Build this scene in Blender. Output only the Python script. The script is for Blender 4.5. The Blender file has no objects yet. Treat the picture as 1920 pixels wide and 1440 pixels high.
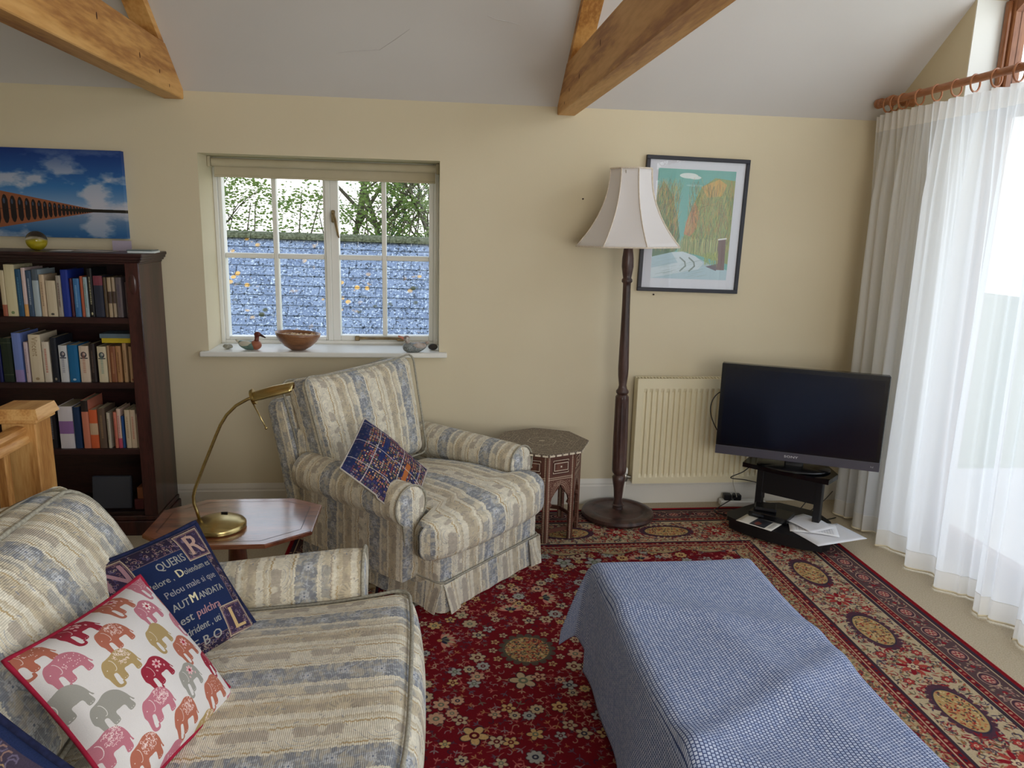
import bpy, bmesh, math, random
import numpy as np
from mathutils import Vector, Matrix

random.seed(7)
RNG = np.random.default_rng(11)
SC = bpy.context.scene
COL = SC.collection
PI = math.pi

# ------------------------------------------------------------------ camera
CAM_D, CAM_H = 3.9725, 1.5557
yaw, pitch, roll = 0.1153, 0.2117, 0.0256
_cy, _sy = math.cos(yaw), math.sin(yaw)
_fw = Vector((_sy*math.cos(pitch), _cy*math.cos(pitch), -math.sin(pitch)))
_rt = Vector((_cy, -_sy, 0))
_up = _rt.cross(_fw)
_r = math.cos(roll)*_rt + math.sin(roll)*_up
_u = -math.sin(roll)*_rt + math.cos(roll)*_up
cam_d = bpy.data.cameras.new('camera')
cam = bpy.data.objects.new('camera', cam_d)
COL.objects.link(cam)
M = Matrix(((_r.x, _u.x, -_fw.x, 0), (_r.y, _u.y, -_fw.y, -CAM_D), (_r.z, _u.z, -_fw.z, CAM_H), (0, 0, 0, 1)))
cam.matrix_world = M
cam_d.sensor_width = 36
cam_d.lens = 1402.67/1920*36
cam_d.clip_start = 0.02
SC.camera = cam

# ------------------------------------------------------------------ colour management
SC.view_settings.view_transform = 'Standard'
SC.view_settings.look = 'None'
SC.view_settings.gamma = 1.0
SC.view_settings.use_curve_mapping = False
SC.view_settings.exposure = 0.0

# ------------------------------------------------------------------ world: bright overcast sky
W = bpy.data.worlds.new('sky'); SC.world = W; W.use_nodes = True
wn, wl = W.node_tree.nodes, W.node_tree.links
wn.clear()
wo = wn.new('ShaderNodeOutputWorld'); wb = wn.new('ShaderNodeBackground')
wt = wn.new('ShaderNodeTexCoord'); ws = wn.new('ShaderNodeSeparateXYZ'); wr = wn.new('ShaderNodeValToRGB')
wl.new(wt.outputs['Generated'], ws.inputs[0]); wl.new(ws.outputs['Z'], wr.inputs[0])
wr.color_ramp.elements[0].position = 0.12; wr.color_ramp.elements[0].color = (1.0, 0.99, 0.97, 1)
wr.color_ramp.elements[1].position = 0.6; wr.color_ramp.elements[1].color = (0.56, 0.70, 0.93, 1)
wl.new(wr.outputs[0], wb.inputs[0]); wb.inputs[1].default_value = SKY = 2.2
wl.new(wb.outputs[0], wo.inputs[0])

def area(name, loc, rot, sx, sy, power, col):
    l = bpy.data.lights.new(name, 'AREA'); l.shape = 'RECTANGLE'; l.size = sx; l.size_y = sy
    l.energy = power; l.color = col
    o = bpy.data.objects.new(name, l); COL.objects.link(o); o.location = loc; o.rotation_euler = rot
    return o
# daylight outside the glazed gable doors (right) and an added, unseen fill light behind the camera
area('daylight_gable', (3.6, -2.4, 1.9), (0, math.radians(90), 0), 3.4, 3.8, 76, (0.86, 0.94, 1.0))
area('fill_light_rear', (1.0, -5.38, 1.5), (math.radians(-90), 0, PI), 2.2, 1.2, 46, (1.0, 0.97, 0.92))

# ------------------------------------------------------------------ object helpers
def wmat(o):
    m = o.matrix_basis.copy()
    while o.parent:
        o = o.parent
        m = o.matrix_basis @ m
    return m

def tag(o, label=None, cat=None, group=None, kind=None):
    if label: o['label'] = label
    if cat: o['category'] = cat
    if group: o['group'] = group
    if kind: o['kind'] = kind
    return o

def thing(name, label, cat, loc=(0, 0, 0), rotz=0, group=None):
    o = bpy.data.objects.new(name, None); COL.objects.link(o)
    o.empty_display_size = 0.05
    o.location = loc; o.rotation_euler = (0, 0, rotz)
    o.matrix_basis = Matrix.Translation(loc) @ Matrix.Rotation(rotz, 4, 'Z')
    return tag(o, label, cat, group)

def obj(name, bm, mat, parent=None, smooth=False, xf=None, label=None, kind=None, angle=None, recalc=True):
    """link a bmesh given in world coordinates (after xf) as one mesh object"""
    if xf is not None: bm.transform(xf)
    if parent is not None: bm.transform(wmat(parent).inverted())
    if recalc: bmesh.ops.recalc_face_normals(bm, faces=bm.faces[:])
    me = bpy.data.meshes.new(name)
    bm.to_mesh(me); bm.free()
    if isinstance(mat, (list, tuple)):
        for m in mat: me.materials.append(m)
    elif mat: me.materials.append(mat)
    if smooth or angle:
        for p in me.polygons: p.use_smooth = True
    if angle:
        me.set_sharp_from_angle(angle=math.radians(angle))
    o = bpy.data.objects.new(name, me); COL.objects.link(o)
    if parent is not None: o.parent = parent
    if label: o['label'] = label
    if kind: o['kind'] = kind
    return o

def struct(name, bm, mat, label=None, **k):
    o = obj(name, bm, mat, kind='structure', **k)
    if label: o['label'] = label
    return o

def T(x, y, z): return Matrix.Translation((x, y, z))
def RX(a): return Matrix.Rotation(a, 4, 'X')
def RY(a): return Matrix.Rotation(a, 4, 'Y')
def RZ(a): return Matrix.Rotation(a, 4, 'Z')
def S(x, y, z): return Matrix.Diagonal((x, y, z, 1))
def axes(c, ex, ey, ez):
    return Matrix(((ex[0], ey[0], ez[0], c[0]), (ex[1], ey[1], ez[1], c[1]), (ex[2], ey[2], ez[2], c[2]), (0, 0, 0, 1)))

# ------------------------------------------------------------------ mesh helpers
def B(): return bmesh.new()

def box(bm, x0, x1, y0, y1, z0, z1, xf=None, bevel=0, seg=1, mi=0):
    P = [(x0, y0, z0), (x1, y0, z0), (x1, y1, z0), (x0, y1, z0), (x0, y0, z1), (x1, y0, z1), (x1, y1, z1), (x0, y1, z1)]
    vs = [bm.verts.new(p) for p in P]
    fs = [bm.faces.new([vs[i] for i in f]) for f in ((0, 3, 2, 1), (4, 5, 6, 7), (0, 1, 5, 4), (1, 2, 6, 5), (2, 3, 7, 6), (3, 0, 4, 7))]
    for f in fs: f.material_index = mi
    if bevel:
        es = list({e for f in fs for e in f.edges})
        r = bmesh.ops.bevel(bm, geom=es, offset=bevel, segments=seg, affect='EDGES', profile=0.5)
        nv = list({v for f in r['faces'] for v in f.verts} | {v for v in vs if v.is_valid})
        for f in r['faces']: f.material_index = mi
        vs = nv
    if xf is not None:
        bmesh.ops.transform(bm, matrix=xf, verts=[v for v in vs if v.is_valid])
    return vs

def tube(bm, pts, rad, n=8, caps=True, closed=False):
    pts = [Vector(p) for p in pts]; m = len(pts)
    rads = rad if isinstance(rad, (list, tuple)) else [rad]*m
    rings = []; prev = None
    for i, p in enumerate(pts):
        if closed: d = pts[(i+1) % m]-pts[i-1]
        elif i == 0: d = pts[1]-pts[0]
        elif i == m-1: d = pts[-1]-pts[-2]
        else: d = pts[i+1]-pts[i-1]
        d.normalize()
        if prev is None:
            a = Vector((0, 0, 1)) if abs(d.z) < .9 else Vector((1, 0, 0))
            nx = d.cross(a).normalized()
        else:
            nx = (prev-d*prev.dot(d)).normalized()
        prev = nx; ny = d.cross(nx)
        rings.append([bm.verts.new(p+(nx*math.cos(2*PI*k/n)+ny*math.sin(2*PI*k/n))*rads[i]) for k in range(n)])
    rr = range(m) if closed else range(m-1)
    for i in rr:
        a, b = rings[i], rings[(i+1) % m]
        for k in range(n): bm.faces.new((a[k], a[(k+1) % n], b[(k+1) % n], b[k]))
    if caps and not closed:
        bm.faces.new(rings[0][::-1]); bm.faces.new(rings[-1])
    return rings

def lathe(bm, prof, n=32, xf=None, radfn=None, cap=True):
    rings = []
    for (r, z) in prof:
        if r < 1e-5: rings.append([bm.verts.new((0, 0, z))]); continue
        rings.append([bm.verts.new(((r if not radfn else radfn(r, z, 2*PI*k/n))*math.cos(2*PI*k/n),
                                    (r if not radfn else radfn(r, z, 2*PI*k/n))*math.sin(2*PI*k/n), z)) for k in range(n)])
    for a, b in zip(rings[:-1], rings[1:]):
        for k in range(n):
            k2 = (k+1) % n
            if len(a) == 1 and len(b) == 1: continue
            if len(a) == 1: bm.faces.new((a[0], b[k], b[k2]))
            elif len(b) == 1: bm.faces.new((a[k], b[0], a[k2]))
            else: bm.faces.new((a[k], b[k], b[k2], a[k2]))
    if cap:
        if len(rings[0]) > 1: bm.faces.new(rings[0])
        if len(rings[-1]) > 1: bm.faces.new(rings[-1][::-1])
    if xf is not None:
        bmesh.ops.transform(bm, matrix=xf, verts=[v for r in rings for v in r])

def prism(bm, poly, z0, z1, xf=None):
    """extrude polygon (x,y) from z0 to z1"""
    a = [bm.verts.new((p[0], p[1], z0)) for p in poly]; b = [bm.verts.new((p[0], p[1], z1)) for p in poly]
    n = len(poly)
    bm.faces.new(a[::-1]); bm.faces.new(b)
    for i in range(n): bm.faces.new((a[i], a[(i+1) % n], b[(i+1) % n], b[i]))
    if xf is not None: bmesh.ops.transform(bm, matrix=xf, verts=a+b)
    return a, b

def sphere(bm, c, rx, ry, rz, n=16, m=10, xf=None):
    vs0 = set(bm.verts)
    prof = [(math.sin(PI*i/m), -math.cos(PI*i/m)) for i in range(m+1)]
    prof[0] = (0, -1); prof[-1] = (0, 1)
    X = T(*c) @ S(rx, ry, rz)
    if xf is not None: X = xf @ X
    lathe(bm, prof, n, xf=X)

def grid_bm(bm, fn, nu, nv, uvfn=None, closed_u=False):
    """fn(u,v) u,v in 0..1 -> point; quads"""
    uvl = bm.loops.layers.uv.verify() if uvfn else None
    V = [[bm.verts.new(fn(i/nu, j/nv)) for i in range(nu+1 if not closed_u else nu)] for j in range(nv+1)]
    for j in range(nv):
        for i in range(nu):
            i2 = (i+1) % nu if closed_u else i+1
            f = bm.faces.new((V[j][i], V[j][i2], V[j+1][i2], V[j+1][i]))
            if uvfn:
                for lp, (a, b) in zip(f.loops, ((i, j), (i+1, j), (i+1, j+1), (i, j+1))):
                    lp[uvl].uv = uvfn(a/nu, b/nv)
    return V

def rbox(bm, hx, hy, hz, r, n=10, puff=(0, 0, 0, 0), uvoff=(0, 0), xf=None, fn=None, stripe='x'):
    """rounded upholstery box of half sizes hx,hy,hz. puff=(top,bottom,front(-y),back). UVs in metres:
    stripe='x' : u follows x on every face that has it"""
    uvl = bm.loops.layers.uv.verify()
    new = []
    def mk(p):
        p = Vector(p)
        q = Vector((max(-hx+r, min(hx-r, p.x)), max(-hy+r, min(hy-r, p.y)), max(-hz+r, min(hz-r, p.z))))
        d = p-q
        if d.length > 1e-9: p2 = q+d.normalized()*r
        else: p2 = p.copy()
        fx = max(0, 1-(p.x/hx)**2); fy = max(0, 1-(p.y/hy)**2); fz = max(0, 1-(p.z/hz)**2)
        if p.z > hz*.999: p2.z += puff[0]*(fx*fy)**.6
        if p.z < -hz*.999: p2.z -= puff[1]*(fx*fy)**.6
        if p.y < -hy*.999: p2.y -= puff[2]*(fx*fz)**.6
        if p.y > hy*.999: p2.y += puff[3]*(fx*fz)**.6
        return p2
    verts = []
    faces6 = [('z', 1), ('z', -1), ('y', -1), ('y', 1), ('x', 1), ('x', -1)]
    def spaced(h, n):
        # denser near edges so that the rounding is resolved
        k = 4
        e = [r*(1-math.cos(PI/2*i/k))*1.0 for i in range(k)]
        inner = max(2, n)
        L = [-h+x for x in e]+[-h+r+(2*h-2*r)*i/inner for i in range(inner+1)]+[h-x for x in reversed(e)]
        return L
    LX, LY, LZ = spaced(hx, n), spaced(hy, n), spaced(hz, max(2, n//3))
    for ax, s in faces6:
        if ax == 'z': U, V = LX, LY; P = lambda a, b: (a, b, s*hz)
        elif ax == 'y': U, V = LX, LZ; P = lambda a, b: (a, s*hy, b)
        else: U, V = LY, LZ; P = lambda a, b: (s*hx, a, b)
        G = [[bm.verts.new(mk(P(a, b))) for a in U] for b in V]
        for row in G: verts += row
        for j in range(len(V)-1):
            for i in range(len(U)-1):
                f = bm.faces.new((G[j][i], G[j][i+1], G[j+1][i+1], G[j+1][i]))
                new.append(f)
                for lp, (a, b) in zip(f.loops, ((i, j), (i+1, j), (i+1, j+1), (i, j+1))):
                    uu, vv = U[a], V[b]
                    if stripe == 'x':
                        if ax == 'z': uv = (uu, vv)
                        elif ax == 'y': uv = (uu, vv+(hy if s > 0 else -hy)+(-hz if s < 0 else hz)*1.0)
                        else: uv = (uu+s*hx, vv)
                    else:
                        if ax == 'z': uv = (vv, uu)
                        elif ax == 'y': uv = (uu+.1, vv)
                        else: uv = (uu, vv)
                    lp[uvl].uv = (uv[0]+uvoff[0], uv[1]+uvoff[1])
    if fn:
        for v in verts: v.co = Vector(fn(v.co))
    if xf is not None: bmesh.ops.transform(bm, matrix=xf, verts=verts)
    bmesh.ops.remove_doubles(bm, verts=verts, dist=1e-5)

def welt(bm, pts, rad=.005, n=6): tube(bm, pts, rad, n, closed=True)

# ------------------------------------------------------------------ material helpers
def srgb(c):
    o = []
    for v in c[:3]:
        v = v/255.0
        o.append(v/12.92 if v <= .04045 else ((v+.055)/1.055)**2.4)
    return (*o, 1)

def new_mat(name):
    m = bpy.data.materials.new(name); m.use_nodes = True
    nt = m.node_tree; b = nt.nodes['Principled BSDF']
    return m, nt, b

def noisy(name, c1, c2=None, scale=8, rough=.6, spec=.4, bump=0, bscale=60, stretch=None, metal=0, detail=4, coat=0, cr=.1):
    m, nt, b = new_mat(name); N, L = nt.nodes, nt.links
    b.inputs['Roughness'].default_value = rough; b.inputs['Metallic'].default_value = metal
    b.inputs['Specular IOR Level'].default_value = spec
    b.inputs['Coat Weight'].default_value = coat; b.inputs['Coat Roughness'].default_value = cr
    tc = N.new('ShaderNodeTexCoord'); mp = N.new('ShaderNodeMapping'); L.new(tc.outputs['Object'], mp.inputs[0])
    if stretch: mp.inputs['Scale'].default_value = stretch
    n1 = N.new('ShaderNodeTexNoise'); n1.inputs['Scale'].default_value = scale; n1.inputs['Detail'].default_value = detail
    L.new(mp.outputs[0], n1.inputs['Vector'])
    mx = N.new('ShaderNodeMix'); mx.data_type = 'RGBA'
    mx.inputs[6].default_value = srgb(c1); mx.inputs[7].default_value = srgb(c2 or c1)
    rp = N.new('ShaderNodeMapRange'); rp.inputs[1].default_value = .3; rp.inputs[2].default_value = .7
    L.new(n1.outputs['Fac'], rp.inputs[0]); L.new(rp.outputs[0], mx.inputs[0]); L.new(mx.outputs[2], b.inputs['Base Color'])
    if bump:
        n2 = N.new('ShaderNodeTexNoise'); n2.inputs['Scale'].default_value = bscale; L.new(mp.outputs[0], n2.inputs['Vector'])
        bp = N.new('ShaderNodeBump'); bp.inputs['Strength'].default_value = bump; bp.inputs['Distance'].default_value = .005
        L.new(n2.outputs['Fac'], bp.inputs['Height']); L.new(bp.outputs[0], b.inputs['Normal'])
    return m

def wood(name, cols, axis='x', scale=6, rough=.45, dist=6, bump=.1, coat=0, fine=1.0, spec=.4):
    """grain running along `axis`; cols = light, mid, dark"""
    m, nt, b = new_mat(name); N, L = nt.nodes, nt.links
    b.inputs['Roughness'].default_value = rough; b.inputs['Coat Weight'].default_value = coat
    b.inputs['Coat Roughness'].default_value = .12; b.inputs['Specular IOR Level'].default_value = spec
    tc = N.new('ShaderNodeTexCoord'); mp = N.new('ShaderNodeMapping')
    s = {'x': (.12, 1, 1), 'y': (1, .12, 1), 'z': (1, 1, .12)}[axis]
    mp.inputs['Scale'].default_value = s
    L.new(tc.outputs['Object'], mp.inputs[0])
    n0 = N.new('ShaderNodeTexNoise'); n0.inputs['Scale'].default_value = scale; n0.inputs['Detail'].default_value = 2
    L.new(mp.outputs[0], n0.inputs['Vector'])
    mm = N.new('ShaderNodeMath'); mm.operation = 'MULTIPLY'; mm.inputs[1].default_value = dist*4
    L.new(n0.outputs['Fac'], mm.inputs[0])
    sn = N.new('ShaderNodeMath'); sn.operation = 'SINE'; L.new(mm.outputs[0], sn.inputs[0])
    n2 = N.new('ShaderNodeTexNoise'); n2.inputs['Scale'].default_value = scale*22*fine; n2.inputs['Detail'].default_value = 3
    L.new(mp.outputs[0], n2.inputs['Vector'])
    ad = N.new('ShaderNodeMath'); ad.operation = 'MULTIPLY_ADD'; ad.inputs[1].default_value = .28
    L.new(sn.outputs[0], ad.inputs[0]); L.new(n2.outputs['Fac'], ad.inputs[2])
    cr = N.new('ShaderNodeValToRGB'); cr.color_ramp.elements[0].position = .15; cr.color_ramp.elements[0].color = srgb(cols[2])
    cr.color_ramp.elements[1].position = .85; cr.color_ramp.elements[1].color = srgb(cols[0])
    e = cr.color_ramp.elements.new(.5); e.color = srgb(cols[1])
    L.new(ad.outputs[0], cr.inputs[0]); L.new(cr.outputs[0], b.inputs['Base Color'])
    bp = N.new('ShaderNodeBump'); bp.inputs['Strength'].default_value = bump; bp.inputs['Distance'].default_value = .002
    L.new(n2.outputs['Fac'], bp.inputs['Height']); L.new(bp.outputs[0], b.inputs['Normal'])
    return m

def make_image(name, arr):
    h, w = arr.shape[:2]
    im = bpy.data.images.new(name, w, h)
    a = np.ones((h, w, 4), np.float32); a[..., :3] = np.clip(arr[::-1], 0, 1)
    im.pixels.foreach_set(a.ravel()); im.update(); im.pack()
    return im

def img_mat(name, arr, rough=.8, spec=.2, scale=(1, 1), rib=None, bump_from=0, sheen=0, coat=0, noise_bump=0, clip=False):
    m, nt, b = new_mat(name); N, L = nt.nodes, nt.links
    b.inputs['Roughness'].default_value = rough; b.inputs['Specular IOR Level'].default_value = spec
    b.inputs['Sheen Weight'].default_value = sheen; b.inputs['Coat Weight'].default_value = coat
    uv = N.new('ShaderNodeTexCoord'); mp = N.new('ShaderNodeMapping'); mp.inputs['Scale'].default_value = (*scale, 1)
    L.new(uv.outputs['UV'], mp.inputs[0])
    t = N.new('ShaderNodeTexImage'); t.image = make_image(name+'_print', arr)
    if clip: t.extension = 'EXTEND'
    L.new(mp.outputs[0], t.inputs[0]); L.new(t.outputs[0], b.inputs['Base Color'])
    h = None
    if rib:      # woven ribs across v, period in metres
        wv = N.new('ShaderNodeTexWave'); wv.bands_direction = 'Y'; wv.inputs['Scale'].default_value = .314/rib
        wv.inputs['Distortion'].default_value = 1.2; wv.inputs['Detail'].default_value = 2; wv.inputs['Detail Scale'].default_value = 1.5
        L.new(uv.outputs['UV'], wv.inputs[0]); h = wv.outputs['Fac']
    if noise_bump:
        nn = N.new('ShaderNodeTexNoise'); nn.inputs['Scale'].default_value = noise_bump; L.new(uv.outputs['UV'], nn.inputs[0]); h = nn.outputs['Fac']
    if bump_from: h = t.outputs[0]
    if h is not None:
        bp = N.new('ShaderNodeBump'); bp.inputs['Strength'].default_value = .5; bp.inputs['Distance'].default_value = .0015
        L.new(h, bp.inputs['Height']); L.new(bp.outputs[0], b.inputs['Normal'])
    return m

# ------------------------------------------------------------------ raster helpers (prints on cloth, paper, spines)
def vnoise(h, w, cells_y, cells_x, seed=0, tile=True):
    r = np.random.default_rng(seed).random((cells_y, cells_x)).astype(np.float32)
    y = np.arange(h)/h*cells_y; x = np.arange(w)/w*cells_x
    y0 = y.astype(int); x0 = x.astype(int); fy = (y-y0)[:, None]; fx = (x-x0)[None]
    fy = fy*fy*(3-2*fy); fx = fx*fx*(3-2*fx)
    y1 = (y0+1) % cells_y; x1 = (x0+1) % cells_x; y0 %= cells_y; x0 %= cells_x
    return (r[y0][:, x0]*(1-fy)*(1-fx)+r[y0][:, x1]*(1-fy)*fx+r[y1][:, x0]*fy*(1-fx)+r[y1][:, x1]*fy*fx)

def fbm(h, w, cy, cx, seed=0, octv=4):
    s = 0; a = 1; t = 0
    for i in range(octv):
        s = s+a*vnoise(h, w, cy*2**i, cx*2**i, seed+i); t += a; a *= .55
    return s/t

class Cv:
    def __init__(self, w, h, col=(0, 0, 0)):
        self.w, self.h = w, h; self.a = np.zeros((h, w, 3), np.float32); self.a[:] = np.array(col[:3])/255.0
    def _bb(self, x0, x1, y0, y1):
        X0, X1 = max(0, int(x0)-2), min(self.w, int(x1)+3); Y0, Y1 = max(0, int(y0)-2), min(self.h, int(y1)+3)
        if X0 >= X1 or Y0 >= Y1: return None
        yy, xx = np.mgrid[Y0:Y1, X0:X1].astype(np.float32)
        return X0, X1, Y0, Y1, xx+.5, yy+.5
    def _mix(self, bb, m, col, al):
        X0, X1, Y0, Y1 = bb[:4]; m = np.clip(m*al, 0, 1)[..., None]
        self.a[Y0:Y1, X0:X1] = self.a[Y0:Y1, X0:X1]*(1-m)+np.array(col[:3], np.float32)/255*m
    def ell(self, cx, cy, rx, ry, col, al=1, rot=0, ring=0):
        R = max(rx, ry); bb = self._bb(cx-R, cx+R, cy-R, cy+R)
        if bb is None: return
        c, s = math.cos(rot), math.sin(rot); dx, dy = bb[4]-cx, bb[5]-cy
        u, v = (dx*c+dy*s)/rx, (-dx*s+dy*c)/ry; d = np.sqrt(u*u+v*v); q = min(rx, ry)
        m = np.clip((1-d)*q+.5, 0, 1)
        if ring: m = m*np.clip((d-(1-ring/q))*q+.5, 0, 1)
        self._mix(bb, m, col, al)
    def poly(self, pts, col, al=1):
        xs = [p[0] for p in pts]; ys = [p[1] for p in pts]
        bb = self._bb(min(xs), max(xs), min(ys), max(ys))
        if bb is None: return
        xx, yy = bb[4], bb[5]; ins = np.zeros(xx.shape, bool); n = len(pts)
        for i in range(n):
            (xa, ya), (xb, yb) = pts[i], pts[(i+1) % n]
            if ya == yb: continue
            c = ((ya > yy) != (yb > yy)) & (xx < (xb-xa)*(yy-ya)/(yb-ya)+xa); ins ^= c
        self._mix(bb, ins.astype(np.float32), col, al)
    def line(self, pts, wd, col, al=1):
        for (xa, ya), (xb, yb) in zip(pts[:-1], pts[1:]):
            bb = self._bb(min(xa, xb)-wd, max(xa, xb)+wd, min(ya, yb)-wd, max(ya, yb)+wd)
            if bb is None: continue
            dx, dy = xb-xa, yb-ya; L2 = dx*dx+dy*dy+1e-6
            t = np.clip(((bb[4]-xa)*dx+(bb[5]-ya)*dy)/L2, 0, 1)
            d = np.hypot(bb[4]-xa-t*dx, bb[5]-ya-t*dy)
            self._mix(bb, np.clip(wd/2-d+.5, 0, 1), col, al)
    def rect(self, x0, y0, x1, y1, col, al=1):
        x0, x1, y0, y1 = max(0, int(x0)), min(self.w, int(x1)), max(0, int(y0)), min(self.h, int(y1))
        if x0 < x1 and y0 < y1: self.a[y0:y1, x0:x1] = self.a[y0:y1, x0:x1]*(1-al)+np.array(col[:3], np.float32)/255*al
    def frame(self, x0, y0, x1, y1, wd, col, al=1):
        self.rect(x0, y0, x1, y0+wd, col, al); self.rect(x0, y1-wd, x1, y1, col, al)
        self.rect(x0, y0, x0+wd, y1, col, al); self.rect(x1-wd, y0, x1, y1, col, al)
    def text(self, s, x, y, size, col, al=1, anchor='l', rot=0, bold=0, sx=1.0):
        """baseline-left at (x,y) px; y down"""
        key = s
        if key not in TXT: TXT[key] = text_tris(s)
        tr, wd = TXT[key]
        c, sn = math.cos(rot), math.sin(rot); off = {'l': 0, 'c': -wd/2, 'r': -wd}[anchor]
        col = np.array(col[:3], np.float32)/255
        for t in tr:
            P = []
            for (px, py) in t:
                qx, qy = (px+off)*size*sx, -py*size
                P.append((x+qx*c-qy*sn, y+qx*sn+qy*c))
            self.poly(P, col*255, al)
            if bold: self.poly([(a+bold, b) for a, b in P], col*255, al)

TXT = {}
def text_tris(s):
    cu = bpy.data.curves.new('tmp', 'FONT'); cu.body = s; cu.resolution_u = 2
    o = bpy.data.objects.new('tmp', cu); COL.objects.link(o)
    dg = bpy.context.evaluated_depsgraph_get(); dg.update()
    me = o.evaluated_get(dg).to_mesh()
    me.calc_loop_triangles()
    V = [(v.co.x, v.co.y) for v in me.vertices]
    tr = [[V[i] for i in t.vertices] for t in me.loop_triangles]
    wd = max([v[0] for v in V], default=0)
    o.evaluated_get(dg).to_mesh_clear()
    bpy.data.objects.remove(o); bpy.data.curves.remove(cu)
    return tr, wd

def text_bm(s, size, depth=.0006):
    tr, wd = text_tris(s); bm = B()
    for t in tr:
        vs = [bm.verts.new(((p[0]-wd/2)*size, 0, p[1]*size)) for p in t]
        try: bm.faces.new(vs)
        except ValueError: pass
    bmesh.ops.remove_doubles(bm, verts=bm.verts[:], dist=1e-6)
    r = bmesh.ops.extrude_face_region(bm, geom=bm.faces[:])
    bmesh.ops.translate(bm, vec=(0, -depth, 0), verts=[v for v in r['geom'] if isinstance(v, bmesh.types.BMVert)])
    return bm
# ================================================================== MATERIALS
M_wall = noisy('wall_paint', (217, 206, 178), (212, 200, 171), 1.5, .85, .2, bump=.05, bscale=120)
M_rwall = noisy('gable_wall_paint', (222, 209, 178), (216, 203, 170), 1.5, .85, .2, bump=.05, bscale=120)
M_ceil = noisy('ceiling_paint', (222, 219, 216), (216, 213, 210), 1.2, .9, .2, bump=.04, bscale=90)
M_white = noisy('white_gloss_paint', (236, 236, 230), (230, 229, 222), 3, .35, .5)
M_skirt = noisy('skirting_paint', (228, 224, 214), (222, 218, 208), 3, .45, .4)
M_carpet = noisy('carpet_wool', (214, 200, 174), (186, 171, 144), 190, .95, .1, bump=.9, bscale=420, detail=3)
M_pine = wood('pine_beam', ((222, 172, 104), (206, 152, 84), (168, 114, 58)), 'y', 3.2, .5, 7, .12)
M_pinez = wood('pine_post', ((214, 168, 106), (198, 146, 84), (166, 112, 58)), 'z', 7, .42, 5, .1)
M_piney = wood('pine_rail', ((218, 172, 110), (202, 150, 88), (172, 118, 62)), 'y', 7, .42, 5, .1)
M_frame = wood('stained_window_timber', ((150, 98, 62), (128, 78, 46), (96, 56, 32)), 'z', 8, .4, 5, .1)
M_rod = wood('beech_pole', ((176, 118, 78), (158, 100, 62), (132, 80, 48)), 'y', 10, .38, 4, .08)

def glass_mat(name, tint=(1, 1, 1), refl=.06):
    m, nt, b = new_mat(name); N, L = nt.nodes, nt.links
    N.remove(b); o = N['Material Output']
    t = N.new('ShaderNodeBsdfTransparent'); t.inputs[0].default_value = (*tint, 1)
    g = N.new('ShaderNodeBsdfGlossy'); g.inputs['Roughness'].default_value = .01
    mx = N.new('ShaderNodeMixShader'); mx.inputs[0].default_value = refl
    L.new(t.outputs[0], mx.inputs[1]); L.new(g.outputs[0], mx.inputs[2]); L.new(mx.outputs[0], o.inputs[0])
    return m
M_glass = glass_mat('window_glass', refl=.004)

# ================================================================== ROOM SHELL
ZC, SLP = 2.1404, 0.7258          # eaves height, roof pitch (rise per metre)
XR, XL, YB = 2.4249, -3.6, -5.5   # right wall, left wall, rear wall
def ceil_z(y): return ZC+SLP*(-y) if y > -2.75 else ZC+SLP*(5.5+y)
RZg = ceil_z(-2.75)

bm = B(); box(bm, XL-.2, XR+.25, YB-.2, .0, -.12, 0); struct('floor', bm, M_carpet, 'pale beige fitted carpet with dark specks under the rug and curtains')

# back wall with the window opening
WX0, WX1, WZ0, WZ1, WT = -1.124, .0625, .8717, 1.8555, .34
bm = B()
box(bm, XL-.2, WX0, 0, WT, -.1, ZC+.02); box(bm, WX1, XR+.25, 0, WT, -.1, ZC+.02)
box(bm, WX0, WX1, 0, WT, -.1, WZ0-.027); box(bm, WX0, WX1, 0, WT, WZ1, ZC+.02)
wall_b = struct('wall_back', bm, M_wall, 'cream painted wall with the small paned window and pictures')
# two old picture nails / plugs in the plaster
for (x, z) in ((.809, 1.689), (1.222, 1.196)):
    bm = B(); lathe(bm, [(.0, 0), (.0045, 0), (.0045, .006), (.003, .009), (0, .0095)], 8, xf=T(x, -.0, z) @ RX(PI/2))
    obj('wall_plug', bm, noisy('plug_dark', (60, 45, 40)), wall_b, smooth=True, label='tiny dark plug in the cream wall')

# right gable wall: pier next to the corner, glazed gable, far pier
OP0, OP1 = -.61, -4.9
def gable_poly(ya, yb, ztop_off=0):
    pts = [(ya, 0), (yb, 0), (yb, ceil_z(yb)+ztop_off)]
    if ya > -2.75 > yb: pts.append((-2.75, RZg+ztop_off))
    pts.append((ya, ceil_z(ya)+ztop_off)); return pts
YZ = Matrix(((0, 0, 1, 0), (1, 0, 0, 0), (0, 1, 0, 0), (0, 0, 0, 1)))   # (a,b,c)->(x=c,y=a,z=b)
bm = B(); prism(bm, gable_poly(0, OP0, .02), XR, XR+.23, YZ); prism(bm, gable_poly(OP1, YB, .02), XR, XR+.23, YZ)
struct('wall_right', bm, M_rwall, 'cream gable wall either side of the glazed doors')
bm = B(); box(bm, XR+.002, XR+.15, OP0-.004, OP0-.0005, 0, ceil_z(OP0)-.004); struct('trim_1', bm, noisy('reveal_white', (236, 236, 230), (230, 230, 224), 2, .8, .2), 'white painted reveal beside the glazed gable')
bm = B(); prism(bm, gable_poly(0, YB, .02), XL-.2, XL, YZ); struct('wall_left', bm, M_wall)
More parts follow.
